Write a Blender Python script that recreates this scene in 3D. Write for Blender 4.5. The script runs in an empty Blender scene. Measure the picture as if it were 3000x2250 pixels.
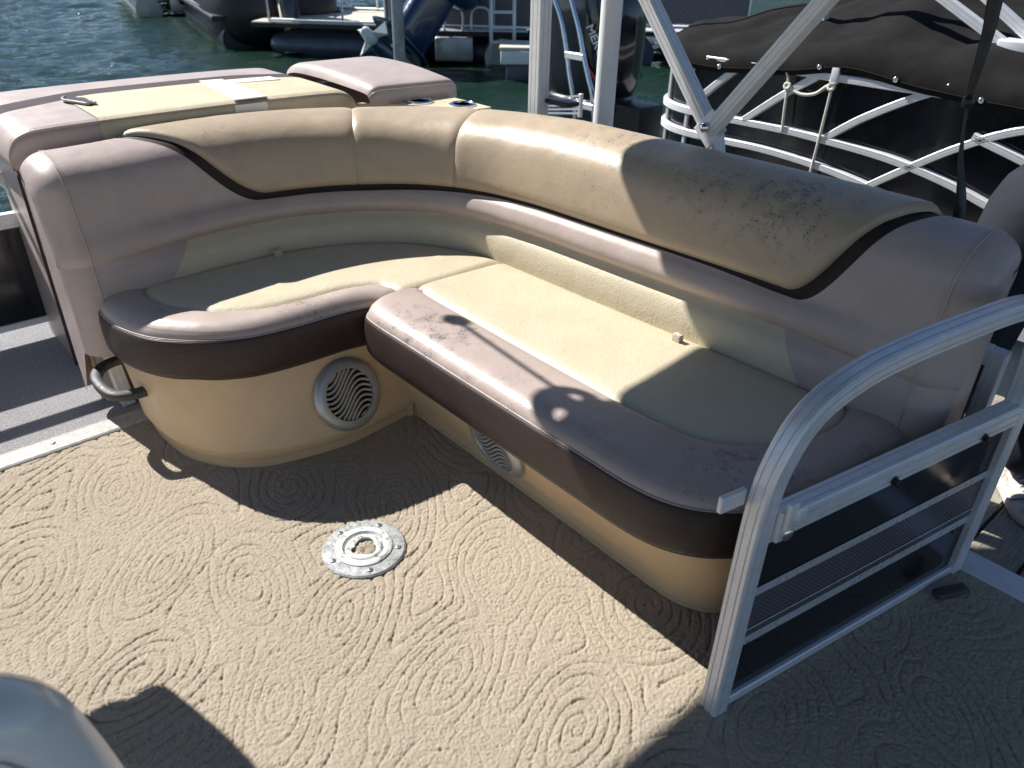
import bpy, bmesh, math, random
import numpy as np
from mathutils import Vector, Matrix
random.seed(7); rng = np.random.default_rng(7)
SC = bpy.context.scene
COL = SC.collection
# ------------------------------------------------------------------ camera
def setup_camera():
    yaw, p, r = math.radians(42.0), math.radians(30.7), math.radians(1.3)
    F = Vector((math.sin(yaw)*math.cos(p), math.cos(yaw)*math.cos(p), -math.sin(p)))
    R0 = Vector((math.cos(yaw), -math.sin(yaw), 0)); U0 = R0.cross(F)
    R = R0*math.cos(r)+U0*math.sin(r); U = -R0*math.sin(r)+U0*math.cos(r)
    cd = bpy.data.cameras.new('camera'); co = bpy.data.objects.new('camera', cd); COL.objects.link(co)
    m = Matrix((R, U, -F)).transposed().to_4x4(); m.translation = Vector((0, 0, 1.5)); co.matrix_world = m
    cd.sensor_fit = 'HORIZONTAL'; cd.sensor_width = 36; cd.lens = 27.04
    cd.clip_start = 0.02; cd.clip_end = 2000
    cd.dof.use_dof = True; cd.dof.focus_distance = 2.3; cd.dof.aperture_fstop = 5.0
    SC.camera = co
setup_camera()
# ------------------------------------------------------------------ light: sun from the stern (+Y), a little from port (-X)
SUN = Vector((0.25, -1.0, -0.98)).normalized()
el = math.asin(-SUN.z); az = math.atan2(-SUN.x, -SUN.y)
w = bpy.data.worlds.new('World'); SC.world = w; w.use_nodes = True
nt = w.node_tree; bg = nt.nodes['Background']
sky = nt.nodes.new('ShaderNodeTexSky'); sky.sky_type = 'NISHITA'; sky.sun_disc = False
sky.sun_elevation = el; sky.sun_rotation = az; sky.air_density = 1.0; sky.dust_density = 0.2; sky.ozone_density = 2.0; sky.altitude = 1500
nt.links.new(sky.outputs[0], bg.inputs[0]); bg.inputs[1].default_value = 0.07
sl = bpy.data.lights.new('sun', 'SUN'); sl.energy = 5.0; sl.angle = math.radians(0.55); sl.color = (1.0, 0.965, 0.91)
so = bpy.data.objects.new('sun', sl); COL.objects.link(so)
so.rotation_euler = SUN.to_track_quat('-Z', 'Y').to_euler(); so.location = (0, 8, 8)
vs = SC.view_settings; vs.view_transform = 'Standard'; vs.look = 'None'; vs.gamma = 1.0; vs.use_curve_mapping = False
vs.exposure = 0.70
SC.render.resolution_x = 1024; SC.render.resolution_y = 768
try: SC.cycles.max_bounces = 8
except Exception: pass

# ------------------------------------------------------------------ helpers
OFF = {}
def empty(name, loc=(0, 0, 0)):
    o = bpy.data.objects.new(name, None); COL.objects.link(o); o.location = loc; o.empty_display_size = .05
    OFF[o.name] = np.array(loc, float); return o
def tag(o, label=None, cat=None, group=None, kind=None):
    if label: o['label'] = label
    if cat: o['category'] = cat
    if group: o['group'] = group
    if kind: o['kind'] = kind
    return o
def mesh(name, V, F, mat, parent=None, smooth=True, sharp=None):
    V = np.asarray(V, float).reshape(-1, 3)
    off = OFF[parent.name] if parent is not None else np.zeros(3)
    me = bpy.data.meshes.new(name); me.from_pydata((V-off).tolist(), [], [list(map(int, f)) for f in F]); me.update()
    if smooth:
        me.polygons.foreach_set('use_smooth', [True]*len(me.polygons))
        if sharp: me.set_sharp_from_angle(angle=math.radians(sharp))
    if mat: me.materials.append(mat)
    o = bpy.data.objects.new(name, me); COL.objects.link(o)
    if parent is not None: o.parent = parent
    OFF[o.name] = off
    return o
class MB:
    """collects pieces of ONE part"""
    def __init__(s): s.V = []; s.F = []; s.n = 0
    def add(s, V, F):
        V = np.asarray(V, float).reshape(-1, 3); s.V.append(V); s.F += [[i+s.n for i in f] for f in F]; s.n += len(V); return s
    def build(s, name, mat, parent=None, smooth=True, sharp=None):
        return mesh(name, np.vstack(s.V), s.F, mat, parent, smooth, sharp)
def spline(P, n, closed=False):
    """Catmull-Rom through P, sampled uniformly in the knot parameter"""
    P = np.asarray(P, float); m = len(P)
    if closed: Q = np.vstack([P[-1], P, P[0], P[1]]); k = m
    else: Q = np.vstack([2*P[0]-P[1], P, 2*P[-1]-P[-2]]); k = m-1
    t = np.linspace(0, k, n, endpoint=not closed); i = np.minimum(t.astype(int), k-1); f = (t-i)[:, None]
    a, b, c, d = Q[i], Q[i+1], Q[i+2], Q[i+3]
    return .5*(2*b+(c-a)*f+(2*a-5*b+4*c-d)*f**2+(3*b-a-3*c+d)*f**3)
def arc(P, n):
    """resample a dense polyline to n equally spaced points"""
    P = np.asarray(P, float); s = np.r_[0, np.cumsum(np.linalg.norm(np.diff(P, axis=0), axis=1))]
    t = np.linspace(0, s[-1], n); return np.stack([np.interp(t, s, P[:, k]) for k in range(P.shape[1])], 1)
def smooth_path(P, n): return arc(spline(P, 40*len(P)), n)
def length(P): return np.linalg.norm(np.diff(P, axis=0), axis=1).sum()
def gridf(nr, nc, closed=False, flip=False):
    F = []
    for i in range(nr-1):
        for j in range(nc if closed else nc-1):
            k = (j+1) % nc; f = [i*nc+j, i*nc+k, (i+1)*nc+k, (i+1)*nc+j]
            F.append(f[::-1] if flip else f)
    return F
def grid(G, flip=False, closed=False):
    G = np.asarray(G); return G.reshape(-1, 3), gridf(G.shape[0], G.shape[1], closed, flip)
def box(x0, x1, y0, y1, z0, z1):
    V = [(x, y, z) for z in (z0, z1) for y in (y0, y1) for x in (x0, x1)]
    F = [[0, 2, 3, 1], [4, 5, 7, 6], [0, 1, 5, 4], [2, 6, 7, 3], [0, 4, 6, 2], [1, 3, 7, 5]]
    return np.array(V, float), F
def rbox(x0, x1, y0, y1, z0, z1, r, seg=3):
    bm = bmesh.new(); V, F = box(x0, x1, y0, y1, z0, z1); vs_ = [bm.verts.new(v) for v in V]
    for f in F: bm.faces.new([vs_[i] for i in f])
    bmesh.ops.bevel(bm, geom=list(bm.edges), offset=r, segments=seg, profile=.5, affect='EDGES')
    bm.verts.ensure_lookup_table(); bm.verts.index_update()
    V = np.array([v.co[:] for v in bm.verts]); F = [[v.index for v in f.verts] for f in bm.faces]; bm.free(); return V, F
def xf(VF, origin, X, Y, Z):
    V, F = VF; M = np.array([X, Y, Z], float); return np.asarray(V) @ M + np.array(origin, float), F
def circ(r, n=12, ph=0): a = np.linspace(0, 2*np.pi, n, endpoint=False)+ph; return np.stack([np.cos(a)*r, np.sin(a)*r], 1)
def sweep(path, prof, bn=None, up=(0, 0, 1), caps=True, scale=None):
    """closed 2-D profile along a polyline; bn = fixed binormal (planar curves)"""
    P = np.asarray(path, float); n = len(P); T = np.gradient(P, axis=0); T /= np.linalg.norm(T, axis=1)[:, None]
    prof = np.asarray(prof, float); R = []
    N0 = None
    for i in range(n):
        if bn is not None:
            a = np.array(bn, float); a = a-T[i]*(a@T[i]); a /= np.linalg.norm(a)
        else:
            if N0 is None:
                u = np.array(up, float)
                if abs(u@T[i]) > .95: u = np.array((1., 0, 0)) if abs(T[i][0]) < .9 else np.array((0, 1., 0))
                a = np.cross(T[i], u)
            else: a = N0-T[i]*(N0@T[i])
            a /= np.linalg.norm(a); N0 = a
        b = np.cross(a, T[i]); k = 1 if scale is None else scale[i]
        R.append(P[i]+prof[:, :1]*k*a+prof[:, 1:]*k*b)
    G = np.array(R); V, F = grid(G, closed=True, flip=True); m = len(prof)
    if caps: F = F+[list(range(m)), list(range((n-1)*m, n*m))[::-1]]
    return V, F
def tube(path, r, n=10, **k): return sweep(path, circ(r, n), **k)
def lathe(prof, n=32, center=(0, 0, 0), axis=(0, 0, 1), caps=True):
    prof = np.asarray(prof, float); z = np.array(axis, float); z /= np.linalg.norm(z)
    x = np.cross(z, (0, 1, 0)); x = np.array((1., 0, 0)) if np.linalg.norm(x) < .1 else x/np.linalg.norm(x); y = np.cross(z, x)
    a = np.linspace(0, 2*np.pi, n, endpoint=False)
    G = np.array([[np.array(center)+r*(math.cos(t)*x+math.sin(t)*y)+h*z for t in a] for r, h in prof])
    V, F = grid(G, closed=True); m = len(prof)
    if caps and prof[-1][0] > 1e-6: F.append(list(range((m-1)*n, m*n)))
    if caps and prof[0][0] > 1e-6: F.append(list(range(n))[::-1])
    return V, F
def extr(w, h, r=.003, g=True):
    """aluminium extrusion: rectangle with small corner radii and two narrow grooves in every face"""
    def side(L):   # from -L/2 to L/2 in u, outward v=0
        p = [(-L/2+r, 0)]
        if g:
            for c in (-L*.2, L*.2): p += [(c-.0016, 0), (c-.0010, -.0022), (c+.0010, -.0022), (c+.0016, 0)]
        return p+[(L/2-r, 0)]
    out = []
    for k in range(4):
        L, D = (w, h) if k % 2 == 0 else (h, w); ca, sa = math.cos(k*math.pi/2), math.sin(k*math.pi/2)
        for u, v in side(L):
            x, y = u, -(D/2+v); out.append((ca*x-sa*y, sa*x+ca*y))
    return np.array(out)
def dashes(path, normals, L=.0045, gap=.0035, wd=.0011, hgt=.0012):
    """stitching: a little thread hump for every stitch"""
    d = np.r_[0, np.cumsum(np.linalg.norm(np.diff(path, axis=0), axis=1))]; mb = MB(); s = 0
    while s+L < d[-1]:
        q = [np.array([np.interp(s+L*f, d, path[:, k]) for k in range(3)]) for f in (0, .5, 1)]
        nn = np.array([np.interp(s+L/2, d, normals[:, k]) for k in range(3)]); nn /= np.linalg.norm(nn)
        t = q[2]-q[0]; sd = np.cross(t, nn); sd /= np.linalg.norm(sd)
        V = [q[0]-nn*.001, q[1]+sd*wd-nn*.0005, q[2]-nn*.001, q[1]-sd*wd-nn*.0005, q[1]+nn*hgt]
        mb.add(V, [[0, 1, 4], [1, 2, 4], [2, 3, 4], [3, 0, 4]]); s += L+gap
    return mb

# ------------------------------------------------------------------ materials
def srgb(r, g, b): return tuple(((c/255)/12.92 if c/255 < .04045 else ((c/255+.055)/1.055)**2.4) for c in (r, g, b))+(1.,)
class NT:
    def __init__(s, name):
        s.m = bpy.data.materials.new(name); s.m.use_nodes = True; s.t = s.m.node_tree; s.p = s.t.nodes['Principled BSDF']
        s.tc = s.t.nodes.new('ShaderNodeTexCoord'); s.co = s.tc.outputs['Object']
    def n(s, typ, **kw):
        nd = s.t.nodes.new(typ)
        for k, v in kw.items():
            if k.startswith('i_'):
                kk = k[2:]; kk = int(kk) if kk.isdigit() else kk.replace('_', ' ')
                if hasattr(v, 'is_output'): s.t.links.new(v, nd.inputs[kk])
                else: nd.inputs[kk].default_value = v
            else: setattr(nd, k, v)
        return nd
    def noise(s, scale, detail=3, rough=.55, vec=None, dist=0):
        return s.n('ShaderNodeTexNoise', i_Vector=vec or s.co, i_Scale=scale, i_Detail=detail, i_Roughness=rough, i_Distortion=dist).outputs['Fac']
    def ramp(s, v, a, b, lo=0., hi=1.):
        return s.n('ShaderNodeMapRange', i_0=v, i_1=a, i_2=b, i_3=lo, i_4=hi, clamp=True).outputs[0]
    def math(s, op, a, b=0., c=None):
        nd = s.n('ShaderNodeMath', operation=op, i_0=a, i_1=b)
        return nd.outputs[0]
    def mix(s, f, a, b, mode='MIX'):
        nd = s.n('ShaderNodeMix', data_type='RGBA', blend_type=mode)
        for k, v in ((0, f), (6, a), (7, b)):
            if hasattr(v, 'is_output'): s.t.links.new(v, nd.inputs[k])
            else: nd.inputs[k].default_value = v
        return nd.outputs[2]
    def bump(s, h, strength=.3, dist=.002, prev=None):
        nd = s.n('ShaderNodeBump', i_Height=h); nd.inputs['Strength'].default_value = strength; nd.inputs['Distance'].default_value = dist
        if prev: s.t.links.new(prev, nd.inputs['Normal'])
        return nd.outputs[0]
    def set(s, **kw):
        for k, v in kw.items():
            i = s.p.inputs[k.replace('_', ' ')]
            if hasattr(v, 'is_output'): s.t.links.new(v, i)
            else: i.default_value = v
        return s.m
def tint(c, k): return (min(c[0]*k, 1), min(c[1]*k, 1), min(c[2]*k, 1), 1)
def vinyl(name, col, rough=.42, grain=.25, gscale=420, spots=0., spot_at=(), weave=False, wear=.10):
    t = NT(name)
    mott = t.noise(9, 4, .6); mott2 = t.noise(55, 3)
    c = t.mix(t.ramp(mott, .3, .75), tint(col, 1-wear), tint(col, 1+wear*.5))
    c = t.mix(t.ramp(mott2, .35, .8, 0, .25), c, tint(col, .82))
    # mildew specks: scattered dots, dense where the blotch mask is high
    if spots or spot_at:
        vor = t.n('ShaderNodeTexVoronoi', i_Vector=t.co, i_Scale=120., feature='F1'); vor2 = t.n('ShaderNodeTexVoronoi', i_Vector=t.co, i_Scale=420.)
        mask = t.math('MULTIPLY', t.ramp(t.noise(7, 3, .65), .50, .72), spots)
        for (ctr, rad, amt) in spot_at:
            d = t.n('ShaderNodeVectorMath', operation='DISTANCE', i_0=t.co, i_1=tuple(a-b for a, b in zip(ctr, CO))).outputs['Value']
            g = t.math('MULTIPLY', t.ramp(d, rad, rad*.15, 0, amt), t.ramp(t.noise(26, 4, .7), .38, .62, .1, 1.))
            mask = t.math('MAXIMUM', mask, g)
        th = t.math('MULTIPLY', mask, .50)
        dot = t.ramp(t.math('SUBTRACT', th, vor.outputs['Distance']), 0, .08)
        dot2 = t.ramp(t.math('SUBTRACT', t.math('MULTIPLY', mask, .36), vor2.outputs['Distance']), 0, .08, 0, .7)
        gate = t.ramp(mask, .02, .10)
        f = t.math('MULTIPLY', t.math('MAXIMUM', dot, dot2), gate)
        c = t.mix(t.math('MULTIPLY', f, .8), c, (.055, .052, .055, 1))
        c = t.mix(t.ramp(mask, .35, 1.0, 0, .5), c, (.115, .12, .135, 1))
    if weave:
        wv = t.n('ShaderNodeTexWave', i_Vector=t.co, i_Scale=105., wave_type='BANDS', bands_direction='DIAGONAL')
        nrm = t.bump(wv.outputs['Fac'], .55, .0015)
        c = t.mix(t.ramp(wv.outputs['Fac'], .2, .8, 0, .5), c, tint(col, .55))
    else:
        v = t.n('ShaderNodeTexVoronoi', i_Vector=t.co, i_Scale=float(gscale), feature='SMOOTH_F1')
        h = t.math('ADD', v.outputs['Distance'], t.math('MULTIPLY', t.noise(gscale*.35, 3), .8))
        nrm = t.bump(h, grain, .0016)
        nrm = t.bump(t.noise(14, 3, .5), .16, .014, nrm)
    r = t.ramp(mott, .2, .8, rough-.06, rough+.10)
    return t.set(Base_Color=c, Roughness=r, Normal=nrm, Specular_IOR_Level=.45)
MAUVE = srgb(181, 165, 157); CREAM = srgb(201, 190, 164); TAN = srgb(181, 162, 137)
CO = (1.3, 1.9, 0.)
M = {}
M['mauve'] = vinyl('mauve_vinyl', MAUVE, .40, .10, 500, spots=.22)
M['mauve_seat'] = vinyl('mauve_seat_vinyl', MAUVE, .40, .10, 500, spots=.6, spot_at=[((1.16, 1.66, .47), .34, .95), ((1.2, 1.25, .47), .3, .5), ((.95, 2.05, .47), .22, .8), ((1.3, .66, .47), .35, .8)])
M['cream'] = vinyl('cream_vinyl', CREAM, .46, .5, 190, wear=.06)
M['tan'] = vinyl('tan_vinyl', TAN, .36, .10, 500, spots=.12, spot_at=[((1.85, .98, .92), .30, 1.0), ((1.83, 1.2, .90), .36, .75), ((1.85, 1.58, .94), .42, .7), ((1.0, 2.62, .93), .40, .55), ((1.84, 1.9, .94), .3, .5)])
M['brown'] = vinyl('brown_mesh_vinyl', srgb(58, 43, 40), .42, .2, 400, weave=True)
M['stripe'] = vinyl('brown_piping_vinyl', srgb(42, 30, 27), .55, .2, 400, weave=True)
M['pad_stripe'] = vinyl('grey_mauve_stripe_vinyl', srgb(62, 50, 54), .85, .15, 400)
M['pad_cream'] = vinyl('cracked_cream_vinyl', srgb(204, 192, 160), .55, .5, 230, wear=.16)
def plain(name, col, rough=.4, metal=0., var=.1, vscale=12, bump=0., bscale=200, **kw):
    t = NT(name); c = t.mix(t.ramp(t.noise(vscale, 4, .6), .3, .7), tint(col, 1-var), tint(col, 1+var*.6))
    d = dict(Base_Color=c, Roughness=t.ramp(t.noise(vscale*2.3, 3), .3, .7, max(rough-.07, .02), rough+.09), Metallic=metal)
    if bump: d['Normal'] = t.bump(t.noise(bscale, 3), bump, .002)
    d.update(kw); return t.set(**d)
M['base'] = plain('tan_moulded_plastic', srgb(215, 185, 146), .42, 0, .10, 5, .10, 300)
M['alum'] = plain('brushed_aluminium', (.74, .75, .77, 1), .36, .30, .08, 30, .05, 500)
M['alum_white'] = plain('satin_anodised_aluminium', (.74, .745, .75, 1), .42, .25, .06, 20)
M['galv'] = plain('galvanised_steel', (.36, .38, .40, 1), .5, .7, .3, 8, .1, 60)
M['chrome'] = plain('chrome', (.75, .77, .80, 1), .12, 1.0, .05, 20)
M['panel'] = plain('black_gloss_panel', (.012, .014, .018, 1), .12, 0, .2, 4, Specular_IOR_Level=.6)
M['silverstripe'] = plain('silver_decal', (.58, .60, .63, 1), .3, .3, .04, 20)
M['black'] = plain('black_plastic', (.012, .012, .014, 1), .4, 0, .3, 10)
M['rubber'] = plain('weathered_black_rubber', (.055, .058, .062, 1), .55, 0, .35, 40, .1, 200)
M['grille'] = plain('silver_grille_plastic', (.46, .46, .445, 1), .34, .5, .06, 30)
M['white'] = plain('white_pvc', (.78, .79, .78, 1), .35, 0, .05, 8)
M['thread'] = plain('thread', srgb(205, 192, 180), .7)
M['foam'] = plain('torn_foam', (.55, .50, .38, 1), .9, 0, .5, 120, .5, 150)
M['tape'] = plain('white_tape', (.80, .79, .70, 1), .5, 0, .04, 10)
def carpet_mat(name, a, b, fleck=None):
    t = NT(name); f = t.noise(420, 4, .7); f2 = t.noise(1100, 2, .7); big = t.noise(2.6, 4, .6)
    c = t.mix(t.ramp(f, .30, .66), a, b); c = t.mix(t.ramp(f2, .50, .78, 0, .45), c, tint(a, .62)); c = t.mix(t.ramp(big, .35, .75, 0, .28), c, tint(a, .78))
    if fleck: c = t.mix(t.ramp(t.noise(260, 3, .75), .52, .60), c, fleck)
    st = t.ramp(t.noise(5, 5, .7), .66, .78, 0, .22); c = t.mix(st, c, (.10, .085, .065, 1))
    n1 = t.bump(f, .9, .0060); n1 = t.bump(f2, .6, .0025, n1)
    return t.set(Base_Color=c, Roughness=.95, Normal=n1, Specular_IOR_Level=.1, Sheen_Weight=.12)
M['carpet'] = carpet_mat('tan_carpet', srgb(187, 173, 152), srgb(219, 205, 183))
M['grey_carpet'] = carpet_mat('grey_flecked_carpet', srgb(104, 103, 109), srgb(190, 188, 190), srgb(222, 220, 217))

# ================================================================== SETTING: deck, carpet, water
def sheet(name, x0, x1, y0, y1, z, mat, kind='structure', parent=None, nx=1, ny=1):
    X, Y = np.meshgrid(np.linspace(x0, x1, nx+1), np.linspace(y0, y1, ny+1)); V, F = grid(np.stack([X, Y, X*0+z], 2))
    o = mesh(name, V, F, mat, parent); tag(o, kind=kind) if parent is None else None; return o
def build_carpet():
    """cut-pile carpet with carved swirls: the grooves are real relief"""
    st = .0028; x = np.arange(-.75, 1.985, st); y = np.arange(-.35, 2.497, st)
    X, Y = np.meshgrid(x, y)
    # swirl centres: jittered, kept apart
    cs = []
    tries = 0
    while len(cs) < 150 and tries < 9000:
        tries += 1; p = rng.uniform((-1.0, -.6), (2.2, 2.8))
        if all(np.hypot(*(p-q)) > .262 for q in cs): cs.append(p)
    cs = np.array(cs); ang = rng.uniform(.1, 1.3, len(cs)); ecc = rng.uniform(1.35, 2.3, len(cs)); hand = rng.choice([-1, 1], len(cs))
    def wob(a, b, f, seed):
        r = np.random.default_rng(seed); o = 0*a
        for k in range(7):
            th = r.uniform(0, 6.28); o = o+np.sin((a*np.cos(th)+b*np.sin(th))*f*r.uniform(.6, 1.6)+r.uniform(0, 6.28))
        return o/3.2
    XW = X+.016*wob(X, Y, 11, 1)+.0012*wob(X, Y, 95, 2)+.0009*wob(X, Y, 420, 5); YW = Y+.016*wob(X, Y, 11, 3)+.0012*wob(X, Y, 95, 4)+.0009*wob(X, Y, 420, 6)
    k = .032; acc = np.zeros_like(X); sp = np.zeros_like(X)+0j
    for c, a, e, h in zip(cs, ang, ecc, hand):
        dx, dy = XW-c[0], YW-c[1]; u = dx*math.cos(a)+dy*math.sin(a); v = -dx*math.sin(a)+dy*math.cos(a)
        d = np.hypot(u/math.sqrt(e), v*math.sqrt(e)); wgt = np.exp(-d/k); acc += wgt
        sp += wgt**1.0*np.exp(1j*h*np.arctan2(v, u))
    f = -k*np.log(acc+1e-30)
    ph = f/  .0295+np.angle(sp)/(2*np.pi)
    g = np.abs(ph-np.round(ph))*  .0295
    amp = .65+.5*np.clip(wob(X, Y, 7, 9), -1, 1)
    amp2 = .75+.35*np.clip(wob(X, Y, 90, 12), -1, 1)
    H = -.0066*np.clip(amp*amp2, .22, 1.1)*np.exp(-(g/.0022)**2)-.0005*np.exp(-(g/.008)**2)
    pile = rng.normal(0, 1, X.shape); pile = (pile+np.roll(pile, 1, 0)+np.roll(pile, 1, 1)+np.roll(pile, (1, 1), (0, 1)))/2
    H = H+.0009*pile+.0007*wob(X, Y, 9, 21)
    # keep the pile flat under the table base
    ny_, nx_ = X.shape
    keep = ~(((X[:-1, :-1] > 1.42) & (Y[:-1, :-1] > .72)) | ((Y[:-1, :-1] > 2.12) & (X[:-1, :-1] > .72)))
    idx = np.arange(nx_*ny_).reshape(ny_, nx_)
    q = np.stack([idx[:-1, :-1], idx[:-1, 1:], idx[1:, 1:], idx[1:, :-1]], 2)[keep]
    used = np.zeros(nx_*ny_, bool); used[q.ravel()] = True; remap = np.cumsum(used)-1; q = remap[q]
    V = np.stack([X.ravel(), Y.ravel(), H.ravel()], 1)[used]
    me = bpy.data.meshes.new('carpet'); me.vertices.add(len(V)); me.vertices.foreach_set('co', V.astype(np.float32).ravel())
    nq = len(q); me.loops.add(nq*4); me.loops.foreach_set('vertex_index', q.astype(np.int32).ravel())
    me.polygons.add(nq); me.polygons.foreach_set('loop_start', np.arange(0, nq*4, 4, dtype=np.int32)); me.polygons.foreach_set('loop_total', np.full(nq, 4, np.int32))
    me.polygons.foreach_set('use_smooth', np.ones(nq, bool)); me.update(calc_edges=True); me.validate()
    me.materials.append(M['carpet']); o = bpy.data.objects.new('carpet', me); COL.objects.link(o); tag(o, kind='structure')
build_carpet()
mesh_deck = mesh('deck', *box(-2.0, 2.06, -3.0, 4.1, -.12, -.016), M['grey_carpet'], None, False); tag(mesh_deck, kind='structure')
sheet('grey_carpet', -2.0, 2.02, 2.585, 4.05, -.004, M['grey_carpet'])
sheet('carpet_border', -2.0, -.75, -3.0, 2.495, -.004, M['carpet'])
sheet('carpet_border', -.75, 1.985, -3.0, -.35, -.004, M['carpet'])
# threshold strip between the carpets: ribbed aluminium
prof = [(2.497, -.002), (2.498, .004)]
for k in range(7): y0 = 2.502+k*.0115; prof += [(y0, .0065), (y0+.004, .0085), (y0+.008, .0065)]
prof += [(2.586, .004), (2.588, -.002)]
prof = np.array(prof)
G = np.array([[(x, a, b) for a, b in prof] for x in (-1.6, .62)])
t_ = NT('dusty_threshold_aluminium'); c_ = t_.mix(t_.ramp(t_.noise(60, 4, .7), .3, .7), (.40, .39, .36, 1), (.62, .61, .58, 1)); M['thr'] = t_.set(Base_Color=c_, Metallic=.45, Roughness=.5, Normal=t_.bump(t_.noise(700, 2), .4, .001))
thr = empty('threshold_strip', (0, 2.54, 0)); tag(thr, 'ribbed aluminium threshold strip between tan and grey carpet', 'floor trim')
mesh('strip', *grid(G, flip=True), M['thr'], thr, False)
for xx in (.26, -.3): mesh('screw', *lathe([(.008, .0065), (.008, .0085), (.005, .0105), (0, .0108)], 14, (xx, 2.545, 0)), M['galv'], thr)
# aluminium trim along the side of the deck
edge = mesh('deck_edge_trim', *sweep([(2.035, y, -.012) for y in (-3.0, 4.0)], [(-.05, -.05), (.05, -.05), (.05, .012), (.045, .016), (-.045, .016), (-.05, .012)], up=(0, 0, 1)), M['alum_white'], None, False); tag(edge, kind='structure')

# ================================================================== CORNER COUCH
couch = empty('corner_couch', (1.3, 1.9, 0)); tag(couch, 'L-shaped mauve and tan vinyl corner couch on moulded tan bases', 'couch')
# --- moulded bases
def loft_levels(levels, n):
    """levels: list of (control pts 2-D, z) with matching knots -> grid"""
    return np.array([[(*p, z) for p in spline(c, n)] for c, z in levels])
def offs(c, d):
    c = np.asarray(c, float); T = np.gradient(c, axis=0); T /= np.linalg.norm(T, axis=1)[:, None]; return c+d*np.stack([T[:, 1], -T[:, 0]], 1)
sb0 = [(.59, 2.66), (.560, 2.50), (.548, 2.392), (.562, 2.229), (.606, 2.122), (.672, 2.039), (.774, 1.977), (.978, 1.930), (1.15, 1.938), (1.30, 1.955)]
sb1 = [(.55, 2.66), (.515, 2.53), (.505, 2.42), (.525, 2.27), (.575, 2.165), (.65, 2.085), (.76, 2.035), (.93, 2.012), (1.07, 2.012), (1.20, 2.014)]
mid = lambda a, b, f: (np.array(a)*(1-f)+np.array(b)*f).tolist()
lv = [(offs(sb1, -.05), .345), (sb1, .338), (offs(sb1, .004), .325), (offs(mid(sb1, sb0, .30), .004), .24), (offs(mid(sb1, sb0, .62), .008), .15), (offs(mid(sb1, sb0, .86), .014), .088), (offs(mid(sb1, sb0, .93), .018), .072), (offs(sb0, .014), .062), (offs(sb0, .007), .036), (offs(sb0, .001), .028), (sb0, .0)]
GS = loft_levels(lv, 90); base_s = mesh('seat_base', *grid(GS, flip=False), M['base'], couch, True, 28)
lb0 = [(1.285, 2.02), (1.285, 1.7), (1.283, 1.3), (1.279, .95), (1.279, .80), (1.300, .728), (1.345, .675), (1.43, .635), (1.56, .61), (1.74, .60)]
lb1 = [(1.190, 2.02), (1.190, 1.7), (1.190, 1.3), (1.190, .95), (1.195, .80), (1.22, .715), (1.275, .655), (1.37, .615), (1.52, .59), (1.74, .58)]
lv = [(offs(lb1, -.05), .345), (lb1, .338), (lb1, .325), (offs(mid(lb1, lb0, .3), .003), .24), (offs(mid(lb1, lb0, .62), .004), .15), (offs(mid(lb1, lb0, .86), .004), .085), (offs(mid(lb1, lb0, .93), .004), .064), (offs(lb0, -.004), .058), (offs(lb0, -.004), .012), (lb0, .010), (lb0, 0)]
GL = loft_levels(lv, 110); base_l = mesh('seat_base', *grid(GL, flip=False), M['base'], couch, True, 28)
# raised moulding where the two bases meet
pth = np.array([(1.178, 2.008, .33), (1.206, 1.988, .21), (1.240, 1.962, .10), (1.262, 1.948, .06), (1.268, 1.945, 0)])
mesh('base_joint_moulding', *sweep(pth, [(-.012, -.006), (.012, -.006), (.012, .006), (-.012, .006)], up=(0, -1, 0)), M['base'], couch, False)

# --- speaker grilles set into the bases
def speaker(center, normal, flipx):
    n = np.array(normal, float); n /= np.linalg.norm(n); up = np.array((0, 0, 1.)); x = np.cross(up, n); x /= np.linalg.norm(x); y = np.cross(n, x); c = np.array(center, float)
    ring = mesh('speaker_grille', *lathe([(.121, -.012), (.122, .004), (.117, .012), (.105, .018), (.087, .0185), (.0855, .015), (.085, .004)], 64, c, n), M['grille'], couch, True, 40)
    mesh('cone', *lathe([(.0865, .005), (.03, .004), (0, .004)], 40, c, n), M['black'], ring)
    R = .0865
    for k in range(15):
        v0 = -.125+k*.0176; pts = []
        for u in np.linspace(-.085, .085, 49):
            v = v0+.030*math.sin(u/.085*2.6+.25)+.012*u/.085+.0010*(k-7)*u/.085
            if math.hypot(u, v) < R: pts.append((u, v))
        if len(pts) < 6: continue
        P = np.array([c+x*u*flipx+y*v+n*.011 for u, v in pts])
        mesh('slat', *sweep(P, [(-.0046, -.0030), (.0046, -.0030), (.0038, .0034), (-.0038, .0034)], up=n), M['grille'], ring, False)
def on_base(G, axis, val, z):
    j = int(np.argmin(np.abs(G[4, :, axis]-val)+(10 if axis == 0 else 0)*(G[4, :, 1] > 2.2))); col = G[:, j]; a, b = col[3], col[5]; f = (z-b[2])/(a[2]-b[2]); p = b+(a-b)*f
    t = G[4, min(j+1, G.shape[1]-1)]-G[4, j-1]; n = np.cross(t, a-b); n /= np.linalg.norm(n); return p, n
for G_, ax, val, z in ((GS, 0, 1.035, .172), (GL, 1, 1.43, .160)):
    p_, n_ = on_base(G_, ax, val, z); n_ = n_ if (n_[1] < -.3 or n_[0] < -.3) else -n_; speaker(p_+n_*.004, n_, 1)

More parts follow.
